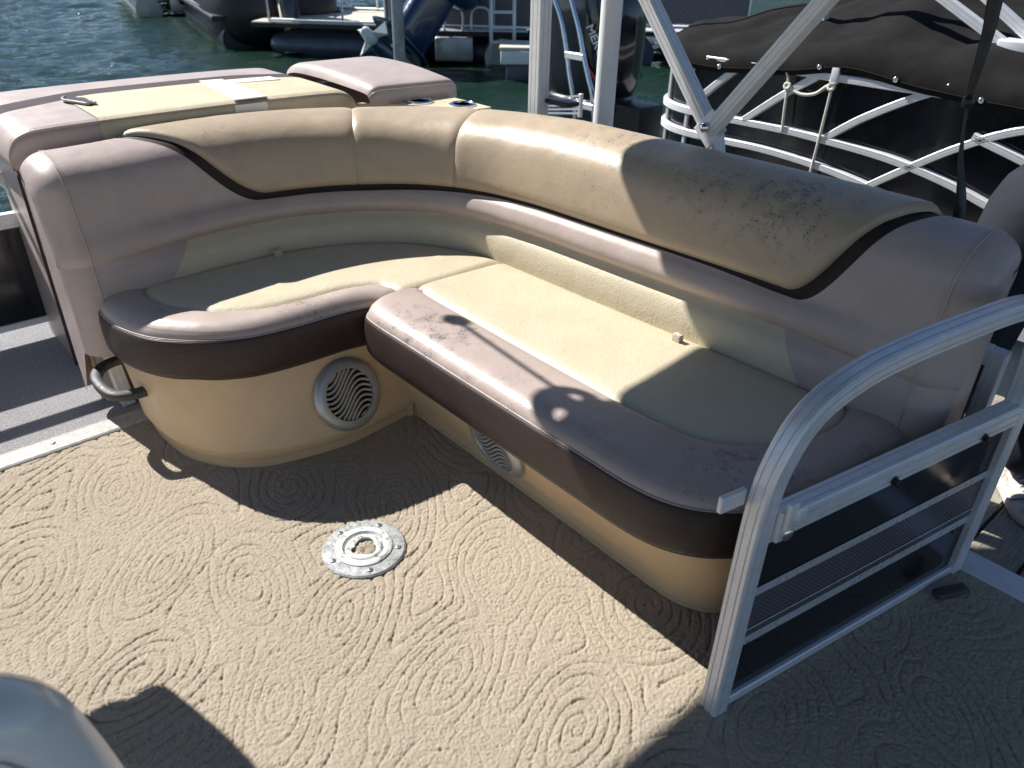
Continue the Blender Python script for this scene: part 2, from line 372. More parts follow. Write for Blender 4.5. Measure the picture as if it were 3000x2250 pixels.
# --- seat cushions
def seat_cushion(Cf, Cb, bw, n, umax_border, insert_mat, long_side):
    F_ = arc_pair(Cf, Cb, n); A, B = F_
    Lr = np.linalg.norm(B-A, axis=1); bwv = np.interp(np.linspace(0, 1, n), *zip(*bw)); bwv = np.minimum(bwv, Lr*.999)
    s0 = np.r_[0, np.cumsum(np.linalg.norm(np.diff(A, axis=0), axis=1))]
    def surf(i, x):
        p = A[i]+(B[i]-A[i])*(x/Lr[i]); e = min(x/.06, 1.)
        z = .447+.036*math.sqrt(max(0, 1-(1-e)**2))+.006*math.sin(min(x/max(bwv[i], .02), 1)*math.pi)*(1 if bwv[i] > .03 else 0)
        z -= .0085*math.exp(-((x-bwv[i])/.010)**2) if bwv[i] > .02 else 0
        if x > bwv[i]: z += .005*min((x-bwv[i])/.05, 1)
        z -= .020*math.exp(-(Lr[i]-x)/.022)
        if long_side: z -= .024*math.exp(-s0[i]/.016)
        z -= .006*math.exp(-(((p[0]-(1.45 if long_side else .95))/.25)**2+((p[1]-(1.35 if long_side else 2.3))/.30)**2))
        return np.array((p[0], p[1], z))
    nb = int(n*umax_border)
    Gi = np.array([[surf(i, bwv[i]+(Lr[i]-bwv[i])*f) for f in np.r_[np.linspace(0, .15, 7), np.linspace(.2, .85, 14), np.linspace(.88, 1, 8)]] for i in range(n)])
    ins = mesh('seat_cushion', *grid(Gi, flip=long_side), insert_mat, couch)
    fr = 1-np.cos(np.linspace(0, 1, 20)*math.pi/2)
    Gb = np.array([[surf(i, bwv[i]*f) for f in fr] for i in range(nb)])
    mesh('border', *grid(Gb, flip=long_side), M['mauve_seat'], ins)
    T = np.gradient(A, axis=0); T /= np.linalg.norm(T, axis=1)[:, None]; sgn = 1
    N = np.stack([T[:, 1], -T[:, 0]], 1)
    if ((A[n//2]-B[n//2])@N[n//2]) < 0: N = -N
    rows = [(-.004, .449), (.006, .446), (.0095, .438), (.013, .41), (.013, .37), (.010, .332), (-.001, .312), (-.03, .306)]
    Gf = np.array([[(*(A[i]+N[i]*d), z) for d, z in rows] for i in range(nb)])
    mesh('front_band', *grid(Gf, flip=not long_side), M['brown'], ins)
    # stitched seam: rolled edge plus thread
    pa = np.array([(*(A[i]+N[i]*.002), .4485) for i in range(nb)])
    mesh('piping', *tube(pa-np.array((0, 0, .0012)), .0024, 6), M['mauve_seat'], ins)
    st = np.array([surf(i, .013) for i in range(nb)]); nn = np.array([(*(N[i]*.45), .9) for i in range(nb)])
    tag(dashes(st+nn*.0012, nn).build('stitching', M['thread'], ins), kind='stuff')
    return ins
def arc_pair(Cf, Cb, n): return spline(Cf, n), spline(Cb, n)
back_path = smooth_path([(.43, 2.475), (.65, 2.485), (.90, 2.515), (1.10, 2.515), (1.30, 2.465), (1.48, 2.36), (1.60, 2.22), (1.668, 2.05), (1.690, 1.88), (1.708, 1.5), (1.727, 1.1), (1.735, .8), (1.735, .455)], 400)
BL = length(back_path); SB = np.linspace(0, BL, 400)
def bp(s): return np.array([np.interp(s, SB, back_path[:, 0]), np.interp(s, SB, back_path[:, 1])])
def s_at(pred): return SB[np.argmax(pred)]
sx = lambda X: SB[np.argmax(back_path[:, 0] >= X)]
sy = lambda Y: SB[np.argmax((back_path[:, 1] <= Y) & (back_path[:, 0] > 1.5))]
Cf = [(.505, 2.53), (.487, 2.43), (.497, 2.32), (.540, 2.205), (.60, 2.125), (.68, 2.057), (.78, 2.010), (.92, 1.991), (1.06, 1.988), (1.15, 1.972), (1.21, 1.942), (1.31, 1.924), (1.45, 1.920), (1.58, 1.920), (1.71, 1.920)]
sL0, sL1 = sx(.70), sy(1.95)
cbk = [0, .04, .08, .14, .20, .27, .35, .44, .54, .61, .67, .76, .85, .93, 1.0]
Cb = [bp(sL0+(sL1-sL0)*f)+np.array((.0, .0)) for f in cbk]; Cb[0] = np.array((.66, 2.49))
seat_cushion(Cf, Cb, [(0, .15), (.2, .15), (.4, .135), (.55, .125), (.62, .11), (.68, .10), (.72, .06), (.755, .004), (1, .004)], 150, .76, M['cream'], False)
Cf = [(1.235, 1.930), (1.165, 1.944), (1.120, 1.925), (1.101, 1.86), (1.099, 1.6), (1.098, 1.3), (1.098, 1.0), (1.100, .82), (1.125, .715), (1.185, .635), (1.28, .575), (1.42, .535), (1.58, .515), (1.735, .50)]
Cb = [(1.695, 1.922), (1.697, 1.915), (1.697, 1.90), (1.698, 1.86), (1.708, 1.6), (1.72, 1.35), (1.727, 1.15), (1.731, 1.02), (1.733, .93), (1.735, .86), (1.735, .80), (1.735, .75), (1.735, .71), (1.735, .665)]
seat_cushion(Cf, Cb, [(0, .09), (.07, .15), (.15, .205), (.22, .212), (.45, .212), (.53, .225), (.62, .23), (.70, .235), (.80, .20), (.9, .165), (1, .16)], 190, 1.0, M['cream'], True)

# --- backrest: one profile swept round the corner; panels are cut out of the same surface
hull = spline([(-.014, .28), (-.010, .43), (-.007, .47), (-.008, .515), (.003, .558), (.030, .590), (.010, .606), (.002, .632), (.014, .662), (.036, .690), (.045, .740), (.056, .798), (.075, .850), (.114, .886), (.162, .903), (.212, .911), (.247, .902), (.260, .85), (.262, .70), (.262, .40), (.262, .06)], 1200)
hullE = spline([(-.014, .28), (-.010, .43), (-.006, .47), (.000, .52), (.005, .56), (.013, .590), (.006, .606), (.009, .632), (.018, .662), (.028, .690), (.041, .740), (.054, .798), (.074, .850), (.112, .886), (.160, .903), (.209, .911), (.245, .902), (.260, .85), (.262, .70), (.262, .40), (.262, .06)], 1200)
hs = np.r_[0, np.cumsum(np.linalg.norm(np.diff(hull, axis=0), axis=1))]
t_of = lambda z, lo=0, hi=680: hs[lo+np.argmin(np.abs(hull[lo:hi, 1]-z))]
tL = hs[int(1200*5/20)]            # lumbar / roll crease
tM = t_of(.693, 480, 720); tC = hs[int(1200*17/20)]; tEnd = hs[-1]
kz = [(0, .945), (.3, .95), (.75, .962), (1.05, .965), (1.35, 1.0), (1.7, 1.045), (2.4, 1.045), (BL, 1.035)]
kd = [(0, 1.10), (.6, 1.16), (1.1, 1.08), (1.5, 1.02), (BL, 1.02)]
def bpt(s, t, off=0.):
    e = min(s, BL-s); fl = 1-min(max((e-.12)/.32, 0), 1); fl = fl*fl*(3-2*fl)
    H_ = lambda q: (1-fl)*np.array((np.interp(q, hs, hull[:, 0]), np.interp(q, hs, hull[:, 1])))+fl*np.array((np.interp(q, hs, hullE[:, 0]), np.interp(q, hs, hullE[:, 1])))
    d, z = H_(t); dl = .010+.045*fl; d2, z2 = H_(min(t+dl, tEnd)); d1, z1 = H_(max(t-dl, 0))
    tt = np.array((d2-d1, z2-z1)); tt /= np.linalg.norm(tt); nx_, nz_ = -tt[1], tt[0]     # outward (towards the seat / up)
    # smooth the roll away near both ends
    r = .085; ins = 0.
    if e < r: u = 1-e/r; ins = r*.95*(1-math.sqrt(max(0., 1-u*u)))
    d += nx_*(off-ins); z += nz_*(off-ins)
    d *= np.interp(s, *zip(*kd)); z = .43+(z-.43)*np.interp(s, *zip(*kz))
    p = bp(s); a, b = bp(max(s-.03, 0)), bp(min(s+.03, BL)); T = (b-a)/np.linalg.norm(b-a); N = np.array((-T[1], T[0]))
    q = p+N*d; return np.array((q[0], q[1], z))
sm = lambda x: (lambda c: c*c*(3-2*c))(min(max(x, 0), 1))
sA0, sA1 = .255, .70                      # left S-curve: crest -> low point
sB0, sB1 = BL-.145, BL-.45                # right S-curve
def tb(s):
    if s < sA1+.0: l = sm((s-sA0)/(sA1-sA0))
    else: l = 1
    r_ = sm((sB0-s)/(sB0-sB1)) if s > sB1 else 1
    return tC+(tM-tC)*min(l, r_)
def tb_low(s):                            # lower edge of the dark stripe
    w_ = .034
    if s < BL/2: b = tb(min(s+w_, BL/2))
    else: b = tb(max(s-w_, BL/2))
    return b-(.009+.015*math.exp(-((s-1.05)/.35)**2)+.008*math.exp(-((s-sA1)/.15)**2)+.008*math.exp(-((s-sB1)/.15)**2))
ns = 260; SS = np.unique(np.r_[np.linspace(0, .06, 12), np.linspace(.06, BL-.06, ns), np.linspace(BL-.06, BL, 12)])
seam0, seam1 = .085, BL-.085
Gm = np.array([[bpt(s, tL+(max(tb_low(s), tL+.01)-tL)*f) for f in np.linspace(0, 1, 34)] for s in SS])
backrest = mesh('backrest', *grid(Gm), M['mauve'], couch)
# over the crest and down the back (mauve), both ends
for lo, hi in ((0, sA0-.034), (sB0+.034, BL)):
    ss = [s for s in SS if lo <= s <= hi]+([hi] if hi < BL else []); ss = sorted(set(([lo] if lo > 0 else [])+ss))
Gk = np.array([[bpt(s, tC-.012+(tEnd-tC+.012)*f) for f in np.linspace(0, 1, 14)] for s in SS])
mesh('back_panel', *grid(Gk), M['mauve'], backrest)
Sstripe = [s for s in SS if sA0-.034 <= s <= sB0+.034]
Gs = np.array([[bpt(s, tb_low(s)-.006+(tb(s)+.012-tb_low(s))*f, -.0035 if 0 < f < 1 else -.002) for f in np.linspace(0, 1, 6)] for s in Sstripe])
mesh('dark_stripe', *grid(Gs), M['stripe'], backrest)
def tan_piece(s0, s1, name):
    ss = [s for s in SS if s0 < s < s1]; ss = [s0]+ss+[s1]; rows = []
    for s in ss:
        b = tb(s); row = []
        for f in np.r_[0, .012, .03, .06, .1, np.linspace(.15, 1, 24)]:
            t = b+(tC-b)*f; dist = (t-b)
            puff = .021*math.sqrt(max(0, 1-(1-min(dist/.035, 1))**2))
            puff *= min(1., (tC-b)/.06)
            es = min(s-s0, s1-s)
            if name == 'seamed': puff -= .007*math.exp(-es/.010)
            puff *= min(1, max(0, (s-sA0)/.05))*min(1, max(0, (sB0-s)/.05)) if (s-sA0 < .05 or sB0-s < .05) else 1
            puff *= 1-sm((f-.86)/.14)
            row.append(bpt(s, t, puff-.0006))
        rows.append(row)
    o = mesh('bolster', *grid(np.array(rows)), M['tan'], backrest); return o
sJ1, sJ2 = sx(1.40), sy(2.17)
b1 = tan_piece(sA0, sJ1, 'seamed'); b2 = tan_piece(sJ1, sJ2, 'seamed'); b3 = tan_piece(sJ2, sB0, 'seamed')
# lumbar band: cream in the middle, mauve at both ends, slanting joints
def lumbar(f0, f1, mat, name):
    rows = []
    for t in np.linspace(.0, tL, 22):
        g = t/tL; a, b = f0(g), f1(g); ssl = [a]+[s for s in SS if a < s < b]+[b]
        ssl = np.interp(np.linspace(0, 1, 150), np.linspace(0, 1, len(ssl)), ssl)
        rows.append([bpt(s, t) for s in ssl])
    return mesh(name, *grid(np.array(rows), flip=True), mat, backrest)
jl = lambda g: .14+.255*g; jr = lambda g: BL-.20-.23*g
lumbar(jl, jr, M['cream'], 'lumbar_panel'); lumbar(lambda g: 0., jl, M['mauve'], 'lumbar_end'); lumbar(jr, lambda g: BL, M['mauve'], 'lumbar_end')
for s in (0., BL):
    ring = [bpt(s, t) for t in np.linspace(0, tEnd, 90)]; mesh('end_cap', ring, [list(range(90)) if s > 0 else list(range(90))[::-1]], M['mauve'], backrest, False)
def stitch_line(fn, a, b, n, parent=backrest, off=.0015):
    P = np.array([fn(x, off) for x in np.linspace(a, b, n)]); Q = np.array([fn(x, off+.01) for x in np.linspace(a, b, n)])
    tag(dashes(P, Q-P).build('stitching', M['thread'], parent), kind='stuff')
for s in (seam0, BL-seam0): stitch_line(lambda t, o: bpt(s, t, o), .02, tC, 160)
def rib(fn, a, b, n, r, mat, parent, off=0.):
    P = np.array([fn(x, off) for x in np.linspace(a, b, n)]); mesh('seam_welt', *tube(P, r, 6), mat, parent)
for s in (seam0-.008, BL-seam0+.008): rib(lambda t, o: bpt(s, t, o), .02, tC, 110, .0028, M['mauve'], backrest)
stitch_line(lambda s, o: bpt(s, tb(s)+.010, .0148), sA0+.06, sB0-.05, 500, backrest)
# --- small pieces: drain clips in the crease, grab handle, latch hooks
for (px, py, rz) in ((1.095, 2.468, 0.), (1.672, 1.15, -1.57)):
    mesh('drain_clip', *xf(rbox(-.014, .014, -.010, .010, -.016, .020, .003), (px, py, .487), (math.cos(rz), math.sin(rz), 0), (-math.sin(rz), math.cos(rz), 0), (0, 0, 1)), M['foam'], couch)
hp = smooth_path([(.555, 2.54, .228), (.50, 2.545, .228), (.452, 2.525, .225), (.426, 2.475, .221), (.426, 2.40, .216), (.446, 2.345, .212), (.50, 2.325, .210), (.585, 2.325, .210)], 40)
handle = mesh('grab_handle', *sweep(hp, np.array([(-.009, -.016), (.009, -.016), (.013, -.011), (.014, .0), (.013, .011), (.009, .016), (-.009, .016), (-.012, .0)])[:, ::-1]*1.05, up=(0, 0, 1)), M['rubber'], couch)
mesh('base_track', *sweep([(.535, 2.665, .0), (.50, 2.665, .45)], extr(.045, .05), up=(0, 1, 0)), M['alum'], couch, False)

# ================================================================== STERN SUN LOUNGE behind the couch
lounge = empty('stern_sun_lounge', (1.0, 3.1, 0)); tag(lounge, 'mauve and cream stern sun lounge with taped torn top, behind the couch', 'sun lounge')
V, F = rbox(.48, 1.60, 2.715, 3.46, -.01, .835, .012); mesh('lounge_base', V, F, M['mauve'], lounge)
for yy in (2.735, 3.06): mesh('side_panel_edge', *rbox(.470, .486, yy, yy+.012 if yy < 3 else yy+.008, 0, .83, .003), M['pad_stripe'] if yy > 3 else M['base'], lounge)
cx = spline([(.436, .835), (.428, .865), (.434, .90), (.452, .930), (.485, .948), (.54, .956), (.70, .960), (1.0, .963), (1.3, .963), (1.53, .960), (1.62, .952), (1.66, .920), (1.67, .86)], 150)
def pad_pt(i, y):
    x, z = cx[i]; f = (y-2.73)/.02; dz = -.010*(1-sm(f)) if f < 1 else 0
    b = (3.50-y)/.09
    if b < 1: dz -= .045*(1-math.sqrt(max(0, 1-(1-b)**2)))
    return (x, y, z+dz+.004*math.sin((y-2.73)*4))
isp = int(np.argmax(cx[:, 0] > .705)); y1 = lambda x: 2.73
def ys(a, b, n): return [a+(b-a)*k/(n-1) for k in range(n)]
def stripe_y(x): return 3.03+.11*sm((x-.45)/.4)-.06*sm((x-1.35)/.3)
def pad_piece(name, i0, i1, f0, f1, mat, n=12, par=None, dz=0.):
    G = []
    for i in range(i0, i1+1):
        x = cx[i][0]; G.append([np.array(pad_pt(i, y))+np.array((0, 0, dz)) for y in ys(f0(x), f1(x), n)])
    return mesh(name, *grid(np.array(G), flip=False), mat, par or lounge)
top = pad_piece('pad_cushion', 0, isp, lambda x: 2.73, stripe_y, M['mauve'], 24)
pad_piece('pad_insert', isp, 149, lambda x: 2.73, stripe_y, M['pad_cream'], 24, top, .003)
pad_piece('pad_stripe', 0, 149, stripe_y, lambda x: stripe_y(x)+.125, M['pad_stripe'], 6, top)
pad_piece('pad_rear', 0, 149, lambda x: stripe_y(x)+.125, lambda x: 3.50, M['mauve'], 24, top)
def pad_front(i0, i1, mat, name):
    G = []
    for i in range(i0, i1+1):
        x, z = cx[i]; z0 = .838; G.append([(x, 2.73, z-.010), (x, 2.724, z-.016), (x, 2.722, max(z-.03, z0)), (x, 2.724, max(z0+(z-z0)*.4, z0)), (x, 2.728, z0), (x, 2.75, z0-.006)])
    mesh(name, *grid(np.array(G), flip=True), mat, top)
pad_front(0, isp, M['mauve'], 'pad_front'); pad_front(isp, 149, M['pad_cream'], 'pad_front')
mesh('piping', *tube([(*cx[i][:1], 2.729, cx[i][1]-.006) for i in range(0, 150, 2)], .0035, 6), M['mauve'], top)
P = np.array([(cx[i][0], 2.748, cx[i][1]+.0005) for i in range(8, isp)]); tag(dashes(P, np.tile((0, 0, 1.), (len(P), 1)), .006, .005).build('stitching', M['thread'], top), kind='stuff')
# torn corner with foam showing
tv = [(.735+.026*math.cos(a)*(1+.25*math.sin(3*a))-.02*math.sin(a), 3.02+.085*math.sin(a), .9625) for a in np.linspace(0, 6.28, 18, endpoint=False)]
mesh('torn_hole_shade', [(a, b, c+.0115) for a, b, c in tv], [list(range(18))], M['black'], top, False)  # flat black patch laid on the pad for the shade inside the tear
mesh('torn_lip', *tube([(a-.004, b, .974) for a, b, c in tv[4:14]], .0045, 6), M['mauve'], top); mesh('torn_foam', *tube([(a+.004+random.uniform(-.004, .004), b, .974) for a, b, c in tv[-4:]+tv[:3]], .0045, 6), M['foam'], top)
# strips of tape holding the seam
def tape(pts):
    c = np.array([(x, y, .9715) for x, y in pts]); b = c-np.array((0, 0, .004)); mesh('tape_strip', np.vstack([b, c]), [[4, 5, 6, 7]]+[[k, (k+1) % 4, 4+(k+1) % 4, 4+k] for k in range(4)], M['tape'], top, False)
top.location = (0, .095, -.024)
tape([(1.175, 2.735), (1.30, 2.735), (1.315, 3.17), (1.225, 3.18)])
tape([(1.33, 3.055), (1.505, 3.035), (1.50, 3.12), (1.31, 3.14)])
G = [[(x, 2.7195, z) for x in (1.165, 1.29)] for z in (.955, .86)]; mesh('tape_strip', *grid(np.array(G)), M['tape'], top, False)
# chrome latch in the side wall
lt = mesh('latch', *lathe([(.058, 0), (.060, .003), (.050, .006), (.042, .003), (0, .002)], 32, (.479, 2.965, .45), (-1, 0, 0)), M['chrome'], lounge, True, 40)
mesh('latch_cup', *lathe([(.041, .0035), (.02, .0045), (0, .0045)], 24, (.479, 2.965, .45), (-1, 0, 0)), M['black'], lt)
mesh('latch_ring', *tube([(.472, 2.965+.016*math.cos(a), .44+.030*math.sin(a)) for a in np.linspace(0, 6.28, 20)], .004, 6), M['chrome'], lt)
# raised headrest cushion
def cushion_box(name, x0, x1, y0, y1, z0, z1, r, mat, parent, seg=5): return mesh(name, *rbox(x0, x1, y0, y1, z0, z1, r, seg), mat, parent)
hr = empty('headrest_cushion', (1.82, 3.05, .88)); tag(hr, 'raised plain mauve headrest cushion at the right end of the sun lounge', 'cushion')
Gh = []
prof_h = spline([(2.70, .90), (2.69, .94), (2.70, .972), (2.735, .990), (2.9, 1.000), (3.1, 1.006), (3.3, 1.000), (3.40, .975), (3.43, .93), (3.42, .89)], 60)
for k, f in enumerate(np.linspace(0, 1, 40)):
    x = 1.635+.43*f; e = min(f, 1-f)*.40; ins = .05*(1-math.sqrt(max(0, 1-(1-min(e/.05, 1))**2)))
    Gh.append([(x, 3.06+(y-3.06)*(1-ins*1.1), .89+(z-.89)*(1-ins*7)-.03*f*sm((3.0-y)/.3)*.3) for y, z in prof_h])
cu = mesh('cushion_cover', *grid(np.array(Gh)), M['mauve'], hr)
mesh('piping', *tube([(p[24 and 12][0], p[12][1]+.0, p[12][2]+.001) for p in Gh], .0035, 6), M['mauve'], cu)
mesh('cushion_board', *rbox(1.62, 2.05, 2.80, 3.42, .84, .888, .006), M['mauve'], hr); hr.location = (hr.location[0]+.04, hr.location[1]+.02, hr.location[2]-.028)
# corner tray with two cup holders
tray = empty('cup_holder_tray', (1.88, 2.62, .87)); tag(tray, 'cream plastic corner tray with two round cup holders behind the backrest', 'tray')
tv = np.array([(1.66, 2.80), (1.80, 2.66), (1.90, 2.52), (1.94, 2.43), (2.045, 2.43), (2.045, 2.80)]); n_ = len(tv)
V = np.vstack([np.c_[tv, np.full(n_, .86)], np.c_[tv, np.full(n_, .905)]]); F = [list(range(n_, 2*n_)), list(range(n_))[::-1]]+[[k, (k+1) % n_, n_+(k+1) % n_, n_+k] for k in range(n_)]
mesh('tray_top', V, F, M['pad_cream'], tray, False)
tray.location = (tray.location[0], tray.location[1], tray.location[2]-.018)
for (px, py) in ((1.875, 2.675), (1.975, 2.525)):
    ch = mesh('cup_holder', *lathe([(.055, .904), (.055, .910), (.047, .914), (.042, .9095), (.040, .9065), (0, .9065)], 32, (px, py, 0)), M['chrome'], tray, True, 40)
    mesh('cup_well', *lathe([(.0395, .9085), (0, .9085)], 28, (px, py, 0)), M['black'], ch)

# ================================================================== FLOOR TABLE SOCKET
tbx, tby = .777, 1.463
t_ = NT('corroded_white_metal'); nz = t_.noise(38, 5, .72); nz2 = t_.noise(160, 4, .7)
c_ = t_.mix(t_.ramp(nz, .54, .60), (.64, .64, .63, 1), (.28, .30, .30, 1)); c_ = t_.mix(t_.ramp(nz2, .60, .68, 0, .6), c_, (.22, .23, .23, 1))
M['corroded'] = t_.set(Base_Color=c_, Roughness=t_.ramp(nz, .4, .6, .35, .7), Metallic=t_.ramp(nz, .46, .56, .0, .5), Normal=t_.bump(nz2, .5, .0015))
t_ = NT('corroded_grey_metal'); nz = t_.noise(55, 5, .75); c_ = t_.mix(t_.ramp(nz, .38, .66), (.46, .47, .47, 1), (.15, .16, .165, 1)); M['corroded_grey'] = t_.set(Base_Color=c_, Roughness=.6, Metallic=.3, Normal=t_.bump(nz, .6, .002))
tbl = empty('table_base_socket', (tbx, tby, 0)); tag(tbl, 'round corroded metal table socket screwed flush to the tan carpet', 'table base')
mesh('flange', *lathe([(.1155, -.002), (.1155, .003), (.111, .0065), (.080, .0088)], 64, (tbx, tby, 0), caps=False), M['corroded_grey'], tbl, True, 30)
mesh('raised_ring', *lathe([(.0805, .006), (.079, .0115), (.075, .0135), (.060, .0135), (.0565, .0095), (.0545, .0055), (.0515, .0055), (.050, .0095), (.047, .0112), (.042, .0105)], 64, (tbx, tby, 0), caps=False), M['corroded'], tbl, True, 30)
ring_o = [(.0425, .0105)]; hole = []
a_ = np.linspace(0, 2*np.pi, 72, endpoint=False)
rr = .028+.010*np.abs(np.sin(1.5*a_+.4))-.010*np.exp(-((a_-2.4)/.25)**2)
G = np.array([[(tbx+.0425*math.cos(a), tby+.0425*math.sin(a), .0104) for a in a_], [(tbx+r*math.cos(a), tby+r*math.sin(a), .0085) for a, r in zip(a_, rr)], [(tbx+r*math.cos(a), tby+r*math.sin(a), -.012) for a, r in zip(a_, rr)]])
mesh('socket', *grid(G, closed=True), M['corroded'], tbl, True, 35)
V_, F_ = lathe([(.040, -.003), (.02, .003), (0, .001)], 28, (tbx, tby, 0)); V_[:, 2] += rng.normal(0, .0018, len(V_)); mesh('pile_plug', V_, F_, M['carpet'], tbl)
for k in range(5):
    a = .55+k*2*math.pi/5; px, py = tbx+.094*math.cos(a), tby+.094*math.sin(a)
    s_ = mesh('screw', *lathe([(.0085, .007), (.0085, .0088), (.005, .0100), (0, .0102)], 16, (px, py, 0)), M['galv'], tbl)
    for b in (0, math.pi/2): mesh('slot', *xf(box(-.0045, .0045, -.0009, .0009, .0098, .0105), (px, py, 0), (math.cos(a+b), math.sin(a+b), 0), (-math.sin(a+b), math.cos(a+b), 0), (0, 0, 1)), M['black'], s_, False)

# ================================================================== GATES AND FENCE
gate_mesh = NT('hex_mesh_print')
br = gate_mesh.n('ShaderNodeTexBrick', i_Scale=1.0); br.inputs['Brick Width'].default_value = .013; br.inputs['Row Height'].default_value = .0055; br.inputs['Mortar Size'].default_value = .0011; br.offset = .5
uvm = gate_mesh.n('ShaderNodeTexCoord'); gate_mesh.t.links.new(uvm.outputs['UV'], br.inputs['Vector'])
br.inputs['Color1'].default_value = (.015, .012, .018, 1); br.inputs['Color2'].default_value = (.02, .016, .022, 1); br.inputs['Mortar'].default_value = (.17, .165, .19, 1)
M['hexmesh'] = gate_mesh.set(Base_Color=br.outputs['Color'], Roughness=.25)
def gate(name, A, B, label, arch, rail_z, panel, strips, latch=False, bottom=.0):
    A, B = np.array(A, float), np.array(B, float); L = np.linalg.norm(B-A); d = (B-A)/L; n = np.cross(d, (0, 0, 1)); n = n if n[1] < 0 else -n
    g = lambda t, z, o=0.: A+d*t+np.array((0, 0, z))+n*o
    root = empty(name, tuple(A)); tag(root, label, 'gate')
    P = np.array([g(t, z) for t, z in smooth_path(arch, 90)])
    fr = mesh('frame', *sweep(P, extr(.046, .042, .004), bn=n), M['alum'], root, True, 25)
    t1 = L-.02
    mesh('top_rail', *sweep([g(.028, rail_z), g(t1-.012, rail_z)], extr(.044, .056, .004), bn=n), M['alum'], root, True, 25)
    mesh('bottom_rail', *sweep([g(.028, bottom+.016), g(t1-.006, bottom+.016)], extr(.030, .026, .003, False), bn=n), M['alum'], root, True, 25)
    G = np.array([[g(t, z, o) for t in (.03, t1)] for z, o in ((bottom+.02, .004), (rail_z-.02, .004), (rail_z-.02, -.002), (bottom+.02, -.002), (bottom+.02, .004))])
    pn = mesh('panel', *grid(G), panel, root, False)
    for k, (z0, z1, mt) in enumerate(strips):
        G = np.array([[g(t, z, .004+.0016*(1+(k > 2))) for t in (.031, t1-.001)] for z in (z0, z1)])
        o = mesh('decal_strip', *grid(G, flip=False), mt, pn, False)
        uv = o.data.uv_layers.new(name='UVMap'); 
        for lp in o.data.loops: uv.data[lp.index].uv = ((0, t1)[lp.vertex_index % 2], (z0, z1)[lp.vertex_index//2])
    return root, g, t1
arch_side = [(.006, .0), (.006, .2), (.006, .42), (.010, .58), (.030, .675), (.085, .760), (.19, .806), (.32, .824), (.50, .831), (.68, .832), (.775, .815), (.845, .760), (.874, .66), (.880, .5), (.880, .25), (.880, .01)]
gt, gg, t1 = gate('boarding_gate', (1.095, .522, 0), (1.98, .357, 0), 'open aluminium boarding gate with black panel and arched top, in front of the couch', arch_side, .520, M['panel'],
    [(.328, .352, M['silverstripe']), (.181, .207, M['silverstripe']), (.2085, .3265, M['hexmesh']), (.228, .233, M['silverstripe'])])
gn = gg(0, 0, 1)-gg(0, 0, 0); gd = (gg(1, 0)-gg(0, 0))
for t in (.397, .725):
    mesh('bolt', *lathe([(.010, 0), (.011, .004), (.007, .005), (.007, .012), (.006, .013), (0, .013)], 14, tuple(gg(t, .507, .022)), tuple(gn)), M['black'], gt, True, 40)
def gbox(name, t0, t1_, z0, z1, o0, o1, mat, r=.004, par=None):
    return mesh(name, *xf(rbox(t0, t1_, o0, o1, z0, z1, r), gg(0, 0), gd, gn, (0, 0, 1)), mat, par or gt)
lt = gbox('latch', .030, .066, .500, .575, .021, .034, M['alum_white'])
gbox('latch_lever', .034, .058, .535, .600, .034, .046, M['alum_white'], .004, lt)
gbox('latch_hook', .052, .078, .555, .590, .030, .052, M['alum_white'], .006, lt)
mesh('latch_pivot', *lathe([(.014, 0), (.015, .006), (.009, .010), (0, .010)], 20, tuple(gg(.052, .520, .034)), tuple(gn)), M['chrome'], lt, True, 40)
gbox('latch_tab', -.075, -.012, .575, .612, -.034, -.022, M['alum_white'], .003, lt)
mesh('floor_stop', *xf(rbox(-.05, .05, -.016, .016, .004, .020, .006), (1.865, .318, 0), (.9, -.43, 0), (.43, .9, 0), (0, 0, 1)), M['rubber'], gt)
# stern gate beyond the grey carpet
arch_st = [(.01, .0), (.01, .3), (.012, .54), (.04, .64), (.12, .690), (.30, .700), (.80, .700), (.99, .690), (1.08, .64), (1.108, .54), (1.11, .3), (1.11, .0)]
sg, _, _ = gate('stern_gate', (-.60, 3.43, 0), (.53, 3.43, 0), 'low stern gate with dark panel beyond the grey carpet, left of the sun lounge', arch_st, .490, M['panel'], [], bottom=.05)
# side fence behind the couch
fence = empty('side_fence', (2.035, 2.0, 0)); tag(fence, 'aluminium side fence with black panels hidden behind the couch back', 'fence')
mesh('top_rail', *sweep([(2.035, y, .60) for y in (.47, 3.46)], extr(.045, .045), up=(0, 0, 1)), M['alum'], fence, True, 25)
mesh('bottom_rail', *sweep([(2.035, y, .03) for y in (.47, 3.46)], extr(.035, .03), up=(0, 0, 1)), M['alum'], fence, True, 25)
for y in (.45, 1.4, 2.4, 3.44): mesh('post', *sweep([(2.035, y, .005), (2.035, y, .62)], extr(.04, .04), up=(0, 1, 0)), M['alum'], fence, True, 25)
for y0, y1_ in ((.48, 1.37), (1.43, 2.37), (2.43, 3.41)): mesh('panel', *box(2.045, 2.05, y0, y1_, .045, .578), M['panel'], fence, False)
mesh('stern_panel', *box(.49, 1.99, 3.50, 3.505, .05, .58), M['panel'], fence, False)

